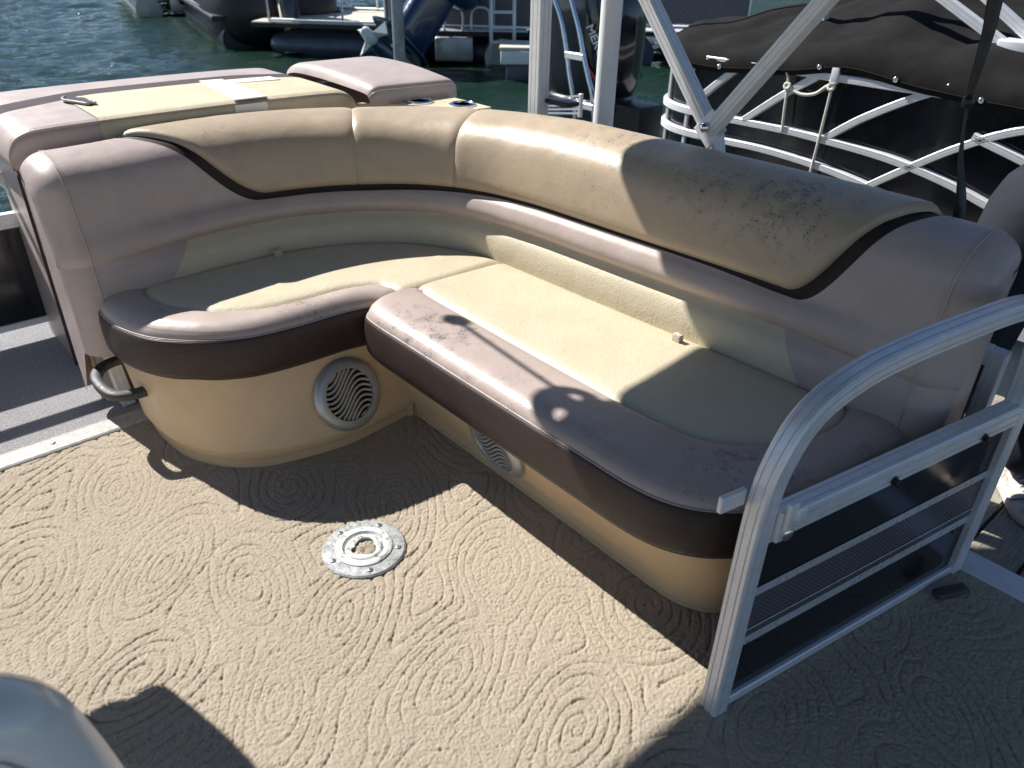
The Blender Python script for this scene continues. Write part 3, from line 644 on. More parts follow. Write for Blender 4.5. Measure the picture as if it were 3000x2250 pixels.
# ================================================================== BIMINI TOP: frame seen above the couch, canvas overhead casting the shade
bim = empty('bimini_top', (2.06, 1.4, .6)); tag(bim, 'boat canopy with black canvas overhead and grooved aluminium struts rising behind the couch', 'canopy')
t_ = NT('black_marine_canvas'); M['canvas'] = t_.set(Base_Color=t_.mix(t_.ramp(t_.noise(6, 4), .3, .7), (.030, .029, .029, 1), (.055, .052, .050, 1)), Roughness=.85, Normal=t_.bump(t_.noise(500, 2), .25, .001), Specular_IOR_Level=.2)
XB = 2.07
legA = [(XB, 1.345, .80), (XB, 1.378, .955), (XB, 1.73, 1.352), (XB-.1, 2.35, 2.02)]
mesh('strut', *sweep([(XB, 1.31, .62), (XB, 1.394, .955), (XB, 1.706, 1.316), (XB-.06, 2.32, 2.03)], extr(.052, .040), bn=(1, 0, 0)), M['alum_white'], bim, True, 25)
mesh('strut', *sweep([(XB-.045, 1.385, .985), (XB-.045, 1.10, 1.357), (XB-.06, .56, 2.06)], extr(.050, .040), bn=(1, 0, 0)), M['alum_white'], bim, True, 25)
mesh('hinge_plate', *xf(rbox(-.040, .040, -.0270, -.0230, -.045, .045, .002), (XB, 1.40, .985), (0, .75, .66), (1, 0, 0), (0, -.66, .75)), M['alum_white'], bim, False)
mesh('hinge_bolt', *lathe([(.016, 0), (.016, .006), (.010, .013), (0, .015)], 18, (XB-.071, 1.388, .998), (-1, 0, 0)), M['chrome'], bim)
mesh('stanchion', *sweep([(2.05, 2.166, .60), (2.05, 2.172, 2.05)], extr(.056, .056), bn=(1, 0, 0)), M['alum_white'], bim, True, 25)
mesh('stanchion_foot', *rbox(2.055, 2.12, 2.02, 2.14, .945, .962, .006), M['black'], bim)
# canvas: rounded aft corners, gently bowed
def canopy():
    G = []
    for fy in np.linspace(0, 1, 40):
        row = []
        for fx in np.linspace(-1, 1, 40):
            hw = 1.27; y = -.3+fy*2.9; x = .60+fx*hw
            aft = 2.68-.34*max(0, (abs(fx)-.62)/.38)**2
            y = -.3+(aft+.3)*fy
            z = 2.02+.16*(1-fx*fx)*.7+.06*math.sin(fy*math.pi*2.0)**2-.05*(fy > .97)
            z -= .0 if True else 0
            row.append((x, y, z))
        G.append(row)
    return np.array(G)
Gc = canopy(); top_ = Gc.copy(); V, F = grid(Gc); V2, F2 = grid(Gc-np.array((0, 0, .006)), flip=True)
mb = MB(); mb.add(V, F); mb.add(V2, F2); cnv = mb.build('canvas', M['canvas'], bim)
for fy in (1, 20, 38): mesh('bow', *tube([p-np.array((0, 0, .022)) for p in Gc[fy]], .013, 8), M['alum_white'], bim)
# unseen gear aft of the canvas: rounded two-holed plate added for its shadow and the masthead light on its stalk
lamp = empty('masthead_light', (.95, 2.55, 2.0)); tag(lamp, 'folded masthead light on a thin stalk, out past the canopy edge', 'light')
D = -np.array(SUN)/abs(SUN.z)          # one metre up along the sun ray
up_to = lambda p, z: np.array(p, float)+D*(z-p[2])
pa, pb = up_to((1.207, 1.11, .485), 2.02), up_to((1.262, 1.655, .485), 2.03)
mesh('stalk', *tube([pa-(pb-pa)*.2, pb], .0085, 10), M['black'], lamp)
mesh('lamp_globe', *lathe([(0, -.030), (.020, -.027), (.034, -.012), (.036, .004), (.030, .018), (.016, .028), (0, .030)], 20, tuple(pb), (0, 0, 1)), M['white'], lamp)
pc = up_to((1.175, 1.10, .485), 2.02)
bm = bmesh.new()
def plate():
    n = 64; out = []; h1 = (.045, .012); h2 = (-.032, -.010); rh = .017
    from math import cos, sin, pi
    res = 72; pts = []
    G = np.linspace(-.14, .14, res); keep = []; V = {}; VV = []; FF = []
    def vid(i, j):
        if (i, j) not in V: V[(i, j)] = len(VV); VV.append((G[i], G[j], 0))
        return V[(i, j)]
    for i in range(res-1):
        for j in range(res-1):
            cx_, cy_ = (G[i]+G[i+1])/2, (G[j]+G[j+1])/2
            if math.hypot(cx_, cy_ if cy_ > 0 else cy_*.6) < .095 and math.hypot(cx_-h1[0], cy_-h1[1]) > rh and math.hypot(cx_-h2[0], cy_-h2[1]) > rh:
                FF.append([vid(i, j), vid(i+1, j), vid(i+1, j+1), vid(i, j+1)])
    return np.array(VV, float), FF
V, F = plate(); V = V+pc; mb = MB(); mb.add(V, F); mb.add(V-np.array((0, 0, .006)), [f[::-1] for f in F]); mb.build('shadow_plate', M['black'], lamp, False)
# black webbing strap
strap = empty('webbing_strap', (2.08, .68, .9)); tag(strap, 'black webbing strap hanging taut behind the right end of the backrest', 'strap')
def ribbon(P, W, tw):
    rows = []
    for (p, w_, a) in zip(P, W, tw):
        u = np.array((math.sin(a)*.67, -math.cos(a)*.9, 0)); u2 = np.cross(u, (0, 0, 1)); u2 = u2/max(np.linalg.norm(u2), 1e-6)*.0012
        rows.append([np.array(p)-u*w_/2+u2, np.array(p)+u*w_/2+u2, np.array(p)+u*w_/2-u2, np.array(p)-u*w_/2-u2])
    return grid(np.array(rows), closed=True)
sp_ = smooth_path([(2.02, .79, 2.05), (2.08, .727, 1.40), (2.08, .718, 1.276), (2.08, .716, 1.175), (2.08, .696, 1.048), (2.08, .655, .90), (2.06, .62, .62)], 60)
zz = sp_[:, 2]; mesh('strap', *ribbon(sp_, np.interp(zz, [.62, .90, 1.02, 1.10, 1.17, 1.19, 1.4, 2.05], [.036, .036, .018, .008, .010, .020, .040, .042]), np.interp(zz, [.62, 1.1, 1.2, 2.], [0, .9, .6, .1])), M['black'], strap, True)
mesh('strap_knot', *lathe([(0, -.016), (.010, -.012), (.014, 0), (.011, .012), (0, .016)], 10, (2.08, .716, 1.165)), M['black'], strap)

# ================================================================== WATER
t_ = NT('lake_water'); mp = t_.n('ShaderNodeMapping', i_Vector=t_.co); mp.inputs['Scale'].default_value = (1.0, 1.9, 1.0); mp.inputs['Rotation'].default_value = (0, 0, .35)
n1 = t_.noise(1.5, 3, .55, mp.outputs[0], .6); n2 = t_.noise(6.5, 4, .6, mp.outputs[0], .8); n3 = t_.noise(24, 3, .6, mp.outputs[0])
nm = t_.bump(n2, .7, .05); nm = t_.bump(n3, .7, .015, nm)
c_ = t_.mix(t_.noise(.4, 3), (.008, .024, .018, 1), (.014, .036, .020, 1))
M['water'] = t_.set(Base_Color=c_, Roughness=.035, IOR=1.333, Normal=nm, Specular_IOR_Level=.5)
WZ = -.55
wt = mesh('water', [(-400, -400, WZ-.10), (600, -400, WZ-.10), (600, 900, WZ-.10), (-400, 900, WZ-.10)], [[0, 1, 2, 3]], M['water'], None, False); tag(wt, kind='structure')
def fairway_waves():
    r = np.random.default_rng(11); st = .085; X, Y = np.meshgrid(np.arange(-1.5, 17, st), np.arange(2.0, 34, st)); Z = 0*X
    for k in range(46):
        lam = .28*(1.9/.28)**r.uniform(0, 1); th = 1.25+r.normal(0, .55); kk = 2*np.pi/lam
        env = 1+.6*np.sin((X*np.cos(th+1.3)+Y*np.sin(th+1.3))*2*np.pi/r.uniform(3, 8)+r.uniform(0, 6.28))
        Z += env*.0034*lam**.85*r.uniform(.5, 1.4)*np.sin(kk*(X*np.cos(th)+Y*np.sin(th))+r.uniform(0, 6.28)+.8*np.sin(X*.9+Y*.6))
    V, F = grid(np.stack([X, Y, WZ+Z*1.35], 2)); o = mesh('water', V, F, M['water'], None); tag(o, kind='structure')
fairway_waves()
# wooded far shore: out of frame, but the water mirrors it
def far_shore():
    r = np.random.default_rng(3); rows = []
    th = np.linspace(-.9, 2.2, 260); hgt = 12+3*np.sin(th*5+1)+3*np.sin(th*13)+1.6*np.sin(th*41)+r.normal(0, 1.1, len(th))
    for f, back in ((0, 0), (.35, 3), (.75, 7), (1.0, 14), (.6, 60), (0, 90)):
        rows.append([((170+back+r.normal(0, 1.2))*math.sin(t), (170+back+r.normal(0, 1.2))*math.cos(t), WZ-.3+f*h*(1+.05*r.normal())) for t, h in zip(th, hgt)])
    o = mesh('far_shore', *grid(np.array(rows)), M['shore'], None); tag(o, kind='structure')
t_ = NT('wooded_shore'); M['shore'] = t_.set(Base_Color=t_.mix(t_.noise(.35, 5, .7), (.020, .040, .012, 1), (.06, .10, .035, 1)), Roughness=.95, Normal=t_.bump(t_.noise(.6, 4), 1., 2.))
far_shore()
# ================================================================== DOCK FINGER with planks
dock = empty('dock_finger', (2.8, 1.5, -.1)); tag(dock, 'weathered grey wooden finger dock beside the boat', 'dock')
t_ = NT('weathered_wood'); mp = t_.n('ShaderNodeMapping', i_Vector=t_.co); mp.inputs['Scale'].default_value = (3, 40, 10)
c_ = t_.mix(t_.ramp(t_.noise(5, 5, .7, mp.outputs[0]), .3, .7), (.14, .12, .095, 1), (.42, .38, .32, 1)); M['wood'] = t_.set(Base_Color=c_, Roughness=.85, Normal=t_.bump(t_.noise(6, 5, .7, mp.outputs[0]), .5, .004))
for k in range(34):
    y0 = -1.4+k*.15; j = random.uniform(-.012, .012)
    mesh('plank', *rbox(2.22+j, 3.30+j, y0, y0+.138, -.145+random.uniform(-.003, .003), -.105, .004, 1), M['wood'], dock, False)
mesh('edge_board', *rbox(2.15, 2.205, -1.4, 3.7, -.24, -.098, .005, 1), M['white'], dock, False)
for y in (-1.2, 1.2, 3.4): mesh('float', *rbox(2.25, 3.25, y-.15, y+.35, -.75, -.16, .03, 2), M['black'], dock)
pole = empty('white_pole', (2.36, 2.12, -.1)); tag(pole, 'upright white plastic pole on the dock behind the couch', 'pole')
mesh('shaft', *tube([(2.36, 2.118, z) for z in (-.1, 1.0, 2.4)], .040, 24), M['white'], pole, True, 50)
mesh('cap', *lathe([(.043, 2.38), (.043, 2.41), (.03, 2.425), (0, 2.43)], 24, (2.36, 2.118, 0)), M['white'], pole)
mesh('foot', *lathe([(.07, -.10), (.07, -.085), (.045, -.075), (.042, -.05), (.041, -.05)], 24, (2.36, 2.118, 0)), M['white'], pole)
pile = empty('dock_pile', (4.29, 6.42, -1)); tag(pile, 'grey galvanised steel dock pile standing in the water', 'pile')
mesh('shaft', *tube([(4.29, 6.42, z) for z in (-1.2, 1, 3.4)], .054, 24), M['galv'], pile, True, 50)
mesh('collar', *lathe([(.07, -.50), (.075, -.48), (.075, -.40), (.058, -.38)], 24, (4.29, 6.42, 0)), M['galv'], pile)

# ================================================================== NEIGHBOUR: covered black pontoon boat
nb = empty('covered_pontoon_boat', (5.2, 0.5, -.5)); tag(nb, 'black pontoon boat under a charcoal canvas cover, right behind the couch', 'boat')
wall = np.array([(4.0, -3.6), (4.0, -1), (4.0, 2.78), (4.015, 2.93), (4.06, 3.06), (4.15, 3.17), (4.29, 3.24), (4.45, 3.26), (6.05, 3.26), (6.3, 3.2), (6.45, 3.0), (6.5, 2.7), (6.5, -3.6)])
wd = np.vstack([wall[:3], spline(wall[2:8], 40)[1:], wall[8:]])
G = np.array([[(x, y, z) for x, y in wd] for z in (-.06, .30, .885)]); mesh('side_wall', *grid(G, flip=True), M['panel'], nb)
Tn = np.gradient(wd, axis=0); Tn /= np.linalg.norm(Tn, axis=1)[:, None]
def rail_on_wall(pts, name='rail', w_=.042):
    """(y, z) curve on the near wall, offset outwards"""
    P = np.array([(4.0-.022, y, z) for y, z in smooth_path(pts, 50)]); return mesh(name, *sweep(P, extr(w_, .036, .004), bn=(1, 0, 0)), M['alum_white'], nb, True, 25)
rail_on_wall([(-.6, -.05), (.4, .22), (1.14, .432), (1.328, .488), (1.538, .530), (1.711, .553), (1.983, .570), (2.239, .580), (2.597, .578), (2.80, .577)])
rail_on_wall([(.2, -.04), (1.1, .24), (1.543, .350), (1.709, .388), (1.851, .414), (2.047, .438), (2.357, .456), (2.654, .452), (2.80, .450)])
rail_on_wall([(2.843, .64), (2.72, .75), (2.60, .85)], 'brace'); rail_on_wall([(2.501, .590), (2.313, .737), (2.12, .87)], 'brace')
rail_on_wall([(1.996, .587), (1.837, .705), (1.622, .832), (1.46, .91)], 'brace'); rail_on_wall([(1.717, .395), (1.535, .530), (1.342, .662), (1.116, .777), (.7, .90)], 'brace')
rail_on_wall([(-.2, .05), (.3, .35), (.9, .60), (1.3, .72)], 'brace')
rail_on_wall([(2.80, .875), (2.2, .880), (1.6, .878), (-3.4, .878)], 'rail', .05)
for z, k in ((.577, 0), (.450, 0)):
    P = [(x-.022*0, y, z) for x, y in wd[2:60]]; off_ = np.stack([-Tn[2:60, 1], Tn[2:60, 0]], 1)*.024
    P = np.array(P); P[:, :2] += off_; mesh('rail', *sweep(P, extr(.036, .042, .004), up=(0, 0, 1)), M['alum_white'], nb, True, 25)
for (xx, yy) in ((3.985, 2.905), (4.10, 3.14)): mesh('post', *sweep([(xx, yy, .0), (xx, yy, .88)], extr(.02, .02, .003, False), up=(0, 1, 0)), M['alum_white'], nb, True, 25)
mesh('deck', *rbox(3.98, 6.52, -3.8, 4.05, -.13, -.055, .01, 1), M['grey_carpet'], nb, False)
mesh('deck_trim', *sweep([(3.97, y, -.09) for y in (-3.8, 4.05)], extr(.03, .09), up=(0, 0, 1)), M['alum_white'], nb, True, 25)
for x in (4.4, 6.1): mesh('pontoon', *lathe([(0, -.3), (.18, -.2), (.30, .2), (.31, .6), (.31, 7.6), (0, 7.65)], 28, (x, -4.2, -.45), (0, 1, 0)), M['alum'], nb, True, 50)
# canvas cover with wrinkles
t_ = NT('charcoal_canvas_cover'); f_ = t_.noise(5, 5, .65)
c_ = t_.mix(t_.ramp(f_, .3, .75), (.013, .0125, .0125, 1), (.024, .023, .022, 1)); c_ = t_.mix(t_.ramp(t_.noise(90, 3, .8), .72, .76, 0, .5), c_, (.2, .19, .18, 1))
M['cover'] = t_.set(Base_Color=c_, Roughness=.95, Normal=t_.bump(t_.noise(2.2, 2, .5, None, .8), .35, .05, t_.bump(t_.noise(420, 2), .3, .001)), Specular_IOR_Level=.08)
def cover_grid():
    pa_ = arc(wd[:50+12 if len(wd) > 62 else len(wd)], 10) if False else None
    path = arc(wd, 240); T = np.gradient(path, axis=0); T /= np.linalg.norm(T, axis=1)[:, None]; N = np.stack([-T[:, 1], T[:, 0]], 1)
    G = []
    for i, (p, nn) in enumerate(zip(path, N)):
        s = i*.055; x, y = p; ctr = np.array((5.25, min(y, 2.4))); inw = ctr-p
        hump = .10*math.exp(-((y-2.05)/.35)**2)+.08*math.exp(-((y-.7)/.5)**2)
        wob_ = .012*math.sin(y*6.1+x*3)+.010*math.sin(y*13.7+1)+.006*math.sin(y*31)
        e0 = np.interp(y, [-3.6, .9, 1.155, 1.304, 1.492, 1.722, 1.95, 2.069, 2.246, 2.381, 2.707, 2.996, 3.25], [.83, .84, .845, .845, .865, .885, .91, .90, .862, .842, .822, .812, .835])+.004*math.sin(y*11)
        if x > 4.6: e0 = .84
        fold = .016*math.sin(y*44+.5*math.sin(y*9))*math.exp(-((y-2.25)/.22)**2)+.008*math.sin(y*23)
        rows = [(-.050+fold*.3, e0), (-.054, e0+.025), (-.046+wob_*.4, e0+.07), (-.016+wob_*.5, e0+.125)]
        R = [(*(p+nn*(-d)), z) for d, z in rows]
        for f in np.linspace(.04, 1, 16):
            zt = e0+.125+(.09+hump*.5+.16*f)*math.sin(min(f*1.25, 1)*math.pi/2)**.75+(wob_*1.6+fold)*(1-f)**2+.016*math.sin(f*17+y*4)*(1-f)
            q = p+inw*f; R.append((q[0], q[1], zt))
        G.append(R)
    return np.array(G)
mesh('cover', *grid(cover_grid()), M['cover'], nb)
# seams and hem of the cover
CG = cover_grid()
mesh('hem', *tube(CG[:, 1]+np.array((-.002, 0, 0)), .004, 6), M['cover'], nb)
for i in (70, 104, 116, 140):
    mesh('cover_seam', *tube(CG[i]+np.array((-.001, 0, .001)), .005, 6), M['cover'], nb)
for yv in (2.70, 2.075, 1.70, 1.315, .9, 3.0):
    i = int(np.argmin(np.abs(CG[:130, 1, 1]-yv))); p = CG[i, 1]
    mesh('snap', *lathe([(.014, 0), (.014, .004), (.008, .010), (0, .011)], 14, (p[0]-.004, p[1], p[2]+.006), (-1, 0, .2)), M['chrome'], nb)
for (a, b) in (((4.3, 1.377, 1.063), (4.3, 1.95, 1.36)), ((4.36, 1.30, 1.10), (4.36, 1.80, 1.41))):
    a, b = np.array(a), np.array(b); mesh('canopy_strut', *sweep([a-(b-a)*.05, a+(b-a)*1.6], extr(.045, .045), bn=(1, 0, 0)), M['alum_white'], nb, True, 25)
mesh('strut_bracket', *rbox(4.255, 4.40, 1.28, 1.42, 1.00, 1.10, .01), M['alum_white'], nb)
mesh('canopy_strut', *sweep([(4.3, 2.33, 1.10), (4.3, 2.36, 1.9)], extr(.04, .04), bn=(1, 0, 0)), M['alum_white'], nb, True, 25)
# boarding ladder on its stern
lad = mesh('boarding_ladder', *tube(smooth_path([(4.6, 4.80, 1.25), (4.6, 4.735, 1.06), (4.6, 4.64, .90), (4.6, 4.575, .72), (4.6, 4.52, .52), (4.6, 4.455, .32), (4.6, 4.40, .05)], 40), .021, 12), M['chrome'], nb)
mesh('side_rail', *tube(smooth_path([(4.6, 4.62, 1.25), (4.6, 4.55, 1.06), (4.6, 4.45, .86), (4.6, 4.375, .66), (4.6, 4.315, .52), (4.6, 4.255, .38), (4.6, 4.19, .05)], 40), .021, 12), M['chrome'], lad)
for z, y0, y1_ in ((.655, 4.56, 4.37), (.31, 4.455, 4.23)): mesh('rung', *sweep([(4.6, y0, z), (4.6, y1_, z)], extr(.045, .05, .005, False), bn=(1, 0, 0)), M['alum_white'], lad, True, 25)
for k in range(5):
    mesh('step_slat', *sweep([(4.40, 4.60+.02*k, .335-.028*k), (4.40, 4.20, .425-.032*k)], [(-.012, -.006), (.012, -.006), (.012, .006), (-.012, .006)], bn=(1, 0, 0)), M['alum'], lad, False)
mesh('step_end', *rbox(4.385, 4.415, 4.175, 4.20, .27, .44, .003), M['alum_white'], lad, False)
# outboard on its transom
def superell(c, h, e=.55, n=28, m=16, top_shift=(0, 0, 0)):
    G = []
    sg_ = lambda v, p: math.copysign(abs(v)**p, v)
    for j in range(m+1):
        ph = -math.pi/2+math.pi*j/m; R = []
        for i in range(n):
            th = 2*math.pi*i/n; R.append((c[0]+h[0]*sg_(math.cos(ph), e)*sg_(math.cos(th), e)+top_shift[0]*j/m, c[1]+h[1]*sg_(math.cos(ph), e)*sg_(math.sin(th), e)+top_shift[1]*j/m, c[2]+h[2]*sg_(math.sin(ph), e)))
        G.append(R)
    return grid(np.array(G), closed=True)
M['cowl'] = plain('black_cowl_paint', (.010, .012, .018, 1), .18, 0, .2, 5, Coat_Weight=.5)
ob = mesh('outboard_motor', *superell((5.05, 4.70, .72), (.26, .44, .56), .66, 36, 20), M['cowl'], nb)
mesh('cowl_seam', *superell((5.05, 4.66, .26), (.25, .40, .05), .5, 36, 8), M['black'], ob)
mesh('midsection', *superell((5.05, 4.62, -.10), (.17, .34, .55), .5, 28, 12), M['cowl'], ob)
mesh('bracket', *rbox(4.90, 5.20, 4.02, 4.35, -.30, .30, .02), M['black'], ob)
def lettering(txt, size, origin, X, Y, mat, parent, shear=.25, extrude=.002, name='lettering'):
    cu_ = bpy.data.curves.new(name, 'FONT'); cu_.body = txt; cu_.size = size; cu_.extrude = extrude; cu_.shear = shear; cu_.align_x = 'CENTER'; cu_.align_y = 'CENTER'; cu_.offset = size*.018; cu_.resolution_u = 3
    to = bpy.data.objects.new(name, cu_); COL.objects.link(to); bpy.context.view_layer.update()
    me = bpy.data.meshes.new_from_object(to); bpy.data.objects.remove(to)
    V = np.array([v.co[:] for v in me.vertices]); F = [list(p.vertices) for p in me.polygons]; bpy.data.meshes.remove(me)
    X = np.array(X, float); X /= np.linalg.norm(X); Y = np.array(Y, float); Y -= X*(X@Y); Y /= np.linalg.norm(Y); Z = np.cross(X, Y)
    return mesh(name, V@np.array([X, Y, Z])+np.array(origin), F, mat, parent, False)
M['decalwhite'] = plain('white_decal', (.8, .8, .8, 1), .4); M['decalred'] = plain('red_decal', (.55, .02, .02, 1), .4)
lettering('MERCURY', .102, (4.785, 4.385, .68), (0, -.60, -.80), (0, -.80, .60), M['decalwhite'], ob)
mesh('red_stripe', *sweep([(4.786, 4.60, .78), (4.786, 4.50, .56), (4.79, 4.36, .42)], [(-.002, -.008), (.002, -.008), (.002, .008), (-.002, .008)], bn=(1, 0, 0)), M['decalred'], ob, False)
# white rope tied to its rail
M['rope'] = plain('white_rope', (.66, .63, .56, 1), .8, 0, .15, 200, .6, 400)
rope = empty('mooring_rope', (3.96, 2.15, .85)); tag(rope, 'off-white rope looped over the rail of the covered boat', 'rope')
xr = 3.955
mesh('rope_line', *tube(smooth_path([(xr, 2.29, .885), (xr, 2.268, .84), (xr, 2.262, .80), (xr, 2.255, .68), (xr, 2.246, .57)], 30), .0075, 8), M['rope'], rope)
mesh('rope_line', *tube(smooth_path([(xr, 2.262, .806), (xr, 2.22, .785), (xr, 2.165, .776), (xr, 2.10, .79), (xr, 2.05, .83), (xr, 2.015, .852)], 40), .0085, 8), M['rope'], rope)
mesh('rope_line', *tube(smooth_path([(xr, 2.015, .88), (xr, 2.018, .80), (xr, 2.024, .62), (xr, 2.033, .40), (xr, 2.04, .20)], 40), .0075, 8), M['rope'], rope)
for (y, z) in ((2.262, .806), (2.018, .835), (2.012, .865)): mesh('rope_knot', *tube([(xr-.006+.004*math.sin(a), y+.016*math.cos(a), z+.014*math.sin(a)) for a in np.linspace(0, 6.28, 14)], .008, 7), M['rope'], rope)
mesh('rope_cleat', *rbox(3.94, 3.965, 1.99, 2.03, .85, .93, .004), M['alum_white'], rope)

# ================================================================== BOATS ACROSS THE FAIRWAY
def frame2(o, h):
    h = np.array((*h, 0.)); h /= np.linalg.norm(h); l = np.array((-h[1], h[0], 0)); return lambda VF: xf(VF, (*o, 0), h, l, (0, 0, 1))
def outboard(T, parent, mat, x=0., y=0., tilt=0., trim=None, z=.15, s=1.0):
    """local: x forward. cowl, leg, cavitation plate, gearcase, propeller"""
    ct, st_ = math.cos(tilt), math.sin(tilt)
    def R(VF): V, F = VF; V = np.asarray(V)*s; V = np.stack([V[:, 0]*ct+V[:, 2]*st_, V[:, 1], -V[:, 0]*st_+V[:, 2]*ct], 1)+np.array((x, y, z)); return T((V, F))
    o = mesh('outboard_motor', *R(superell((-.22, 0, .42), (.36, .22, .32), .6, 24, 12)), mat, parent)
    mesh('midsection', *R(superell((-.25, 0, -.10), (.20, .10, .42), .5, 18, 8)), mat, o)
    mesh('anti_cavitation_plate', *R(superell((-.30, 0, -.48), (.34, .16, .025), .6, 18, 6)), mat, o)
    mesh('gearcase', *R(superell((-.26, 0, -.66), (.32, .07, .08), .8, 18, 10)), mat, o)
    mesh('skeg', *R(rbox(-.40, -.15, -.012, .012, -.90, -.68, .01, 1)), mat, o)
    pr = mesh('propeller', *R(lathe([(.05, -.06), (.055, 0), (.04, .08), (0, .10)], 14, (-.60, 0, -.66), (-1, 0, 0))), trim or M['galv'], o)
    for k in range(3):
        a = k*2.094+.3; c_, s__ = math.cos(a), math.sin(a)
        B = np.array([(-.62, .05*c_, .05*s__), (-.56, .05*c_, .05*s__), (-.57, .17*c_-.06*s__, .17*s__+.06*c_), (-.62, .19*c_+.03*s__, .19*s__-.03*c_)])+np.array((0, 0, -.66))
        B2 = B+np.array((.012, 0, 0)); mesh('blade', *R((np.vstack([B, B2]), [[0, 1, 2, 3], [7, 6, 5, 4]]+[[k2, 4+k2, 4+(k2+1) % 4, (k2+1) % 4] for k2 in range(4)])), trim or M['galv'], pr, False)
    return o
def far_boat(name, label, o, h, L, log_mat, wall_mat, deck_mat, motor=None, tilt=0., rails=True, fence_from=.9, ladder=False, wall_h=.72, cover=None, group=None, fence_to=.2, ms=1.0):
    T = frame2(o, h); root = empty(name, (*o, WZ)); tag(root, label, 'boat', group)
    for y in (-.82, .82):
        mesh('pontoon', *T(lathe([(0, .05), (.30, .06), (.31, .12), (.31, L-.9), (.27, L-.45), (.15, L-.1), (0, L)], 24, (0, y, -.42), (1, 0, 0))), log_mat, root, True, 45)
    mesh('deck', *T(rbox(.05, L+.1, -1.25, 1.25, -.09, .0, .01, 1)), deck_mat, root, False)
    mesh('deck_trim', *T(rbox(.03, L+.12, -1.265, 1.265, -.085, -.015, .008, 1)), M['black'], root, False)
    fx = fence_from
    for (x0, x1, y0, y1_) in ((fx, L-fence_to, -1.22, -1.19), (fx, L-fence_to, 1.19, 1.22), (fx, fx+.03, -1.19, 1.19)):
        mesh('fence_panel', *T(rbox(x0, x1, y0, y1_, .04, wall_h-.04, .006, 1)), wall_mat, root, False)
    for z in (.03, wall_h):
        mesh('rail', *T(tube([(L-.2, -1.205, z), (fx+.015, -1.205, z), (fx+.015, 1.205, z), (L-.2, 1.205, z)], .024, 8)), M['alum_white'], root)
    if rails:
        for x in np.linspace(fx, L-.2, 5):
            for y in (-1.205, 1.205): mesh('post', *T(tube([(x, y, .0), (x, y, wall_h)], .02, 8)), M['alum_white'], root)
    if motor: outboard(T, root, motor, -.12, 0, tilt, s=ms)
    mesh('motor_pod', *T(rbox(-.05, .9, -.32, .32, -.48, -.09, .04, 2)), log_mat, root)
    if ladder:
        ld = mesh('boarding_ladder', *T(tube([(.02, -1.0, .62), (-.06, -1.0, .60), (-.10, -1.0, .3), (-.34, -1.0, -.42)], .032, 8)), M['alum_white'], root)
        mesh('side_rail', *T(tube([(.02, -.62, .62), (-.06, -.62, .60), (-.10, -.62, .3), (-.34, -.62, -.42)], .032, 8)), M['alum_white'], ld)
        for z, x in ((.3, -.10), (.08, -.17), (-.14, -.245)): mesh('rung', *T(rbox(x-.04, x+.04, -1.0, -.62, z-.022, z+.022, .006, 1)), M['alum_white'], ld, False)
        for y in (-.45, .0): mesh('grab_rail', *T(tube(smooth_path([(.06, y-.15, .0), (.06, y-.15, .25), (.06, y-.08, .34), (.06, y+.08, .34), (.06, y+.15, .25), (.06, y+.15, 0)], 24), .02, 8)), M['alum_white'], root)
    if cover: mesh('cover', *T(superell((L*.55, 0, wall_h-.05), (L*.45, 1.24, .75), .6, 40, 14)), cover, root)
    return root, T
M['navy'] = plain('navy_paint', (.012, .035, .085, 1), .2, 0, .15, 5, Coat_Weight=.4)
M['log_dark'] = plain('dark_blue_grey_metal', (.07, .085, .115, 1), .35, .4, .2, 4)
M['log_light'] = plain('pale_pontoon_metal', (.48, .48, .46, 1), .4, .6, .2, 4)
M['cream_deck'] = plain('cream_vinyl_deck', (.62, .57, .46, 1), .6, 0, .12, 6)
M['grey_wall'] = plain('grey_panel', (.10, .10, .11, 1), .3)
M['blue_wall'] = plain('blue_panel', (.03, .06, .16, 1), .25)
M['bluecover'] = plain('navy_canvas', (.02, .03, .06, 1), .85)
b1, T1 = far_boat('moored_pontoon_boat', 'dark pontoon boat with cream deck and chrome rails, left of the steel pile', (11.4, 10.6), (-.68, .73), 5.9, M['log_dark'], M['grey_wall'], M['cream_deck'], None, fence_from=.4, wall_h=.75, fence_to=3.0)
for y in (-.9, -.3, .4, 1.0): mesh('rail_post', *T1(tube([(5.55, y, 0), (5.60, y, .85)], .022, 8)), M['chrome'], b1)
mesh('front_rail', *T1(tube([(5.6, -1.1, .85), (5.6, 1.1, .85)], .022, 8)), M['chrome'], b1)
mesh('seat', *T1(rbox(2.6, 3.6, -1.1, -.45, .02, .45, .06, 3)), M['grey_wall'], b1); mesh('seat', *T1(rbox(2.6, 3.6, .45, 1.1, .02, .45, .06, 3)), M['grey_wall'], b1)
b0, _ = far_boat('moored_pontoon_boat', 'rounded black boat hull at the upper left, left of the dark pontoon boat', (7.35, 14.9), (.25, .97), 6.4, M['black'], M['black'], M['grey_wall'], M['cowl'], .15, cover=M['canvas'], ms=1.7)
mesh('hull', *frame2((7.35, 14.9), (.25, .97))(superell((1.2, 0, .05), (1.5, 1.25, .75), .62, 36, 14)), M['black'], b0)
b2, T2 = far_boat('moored_pontoon_boat', 'white-decked pontoon boat with a stern ladder and navy tilted outboard', (8.55, 11.15), (.62, .78), 6.2, M['log_light'], M['blue_wall'], M['alum_white'], None, .75, ladder=True)
outboard(frame2((8.42, 11.15), (.93, .05)), b2, M['navy'], 0, 0, .75, M['white'], .15, 1.75)

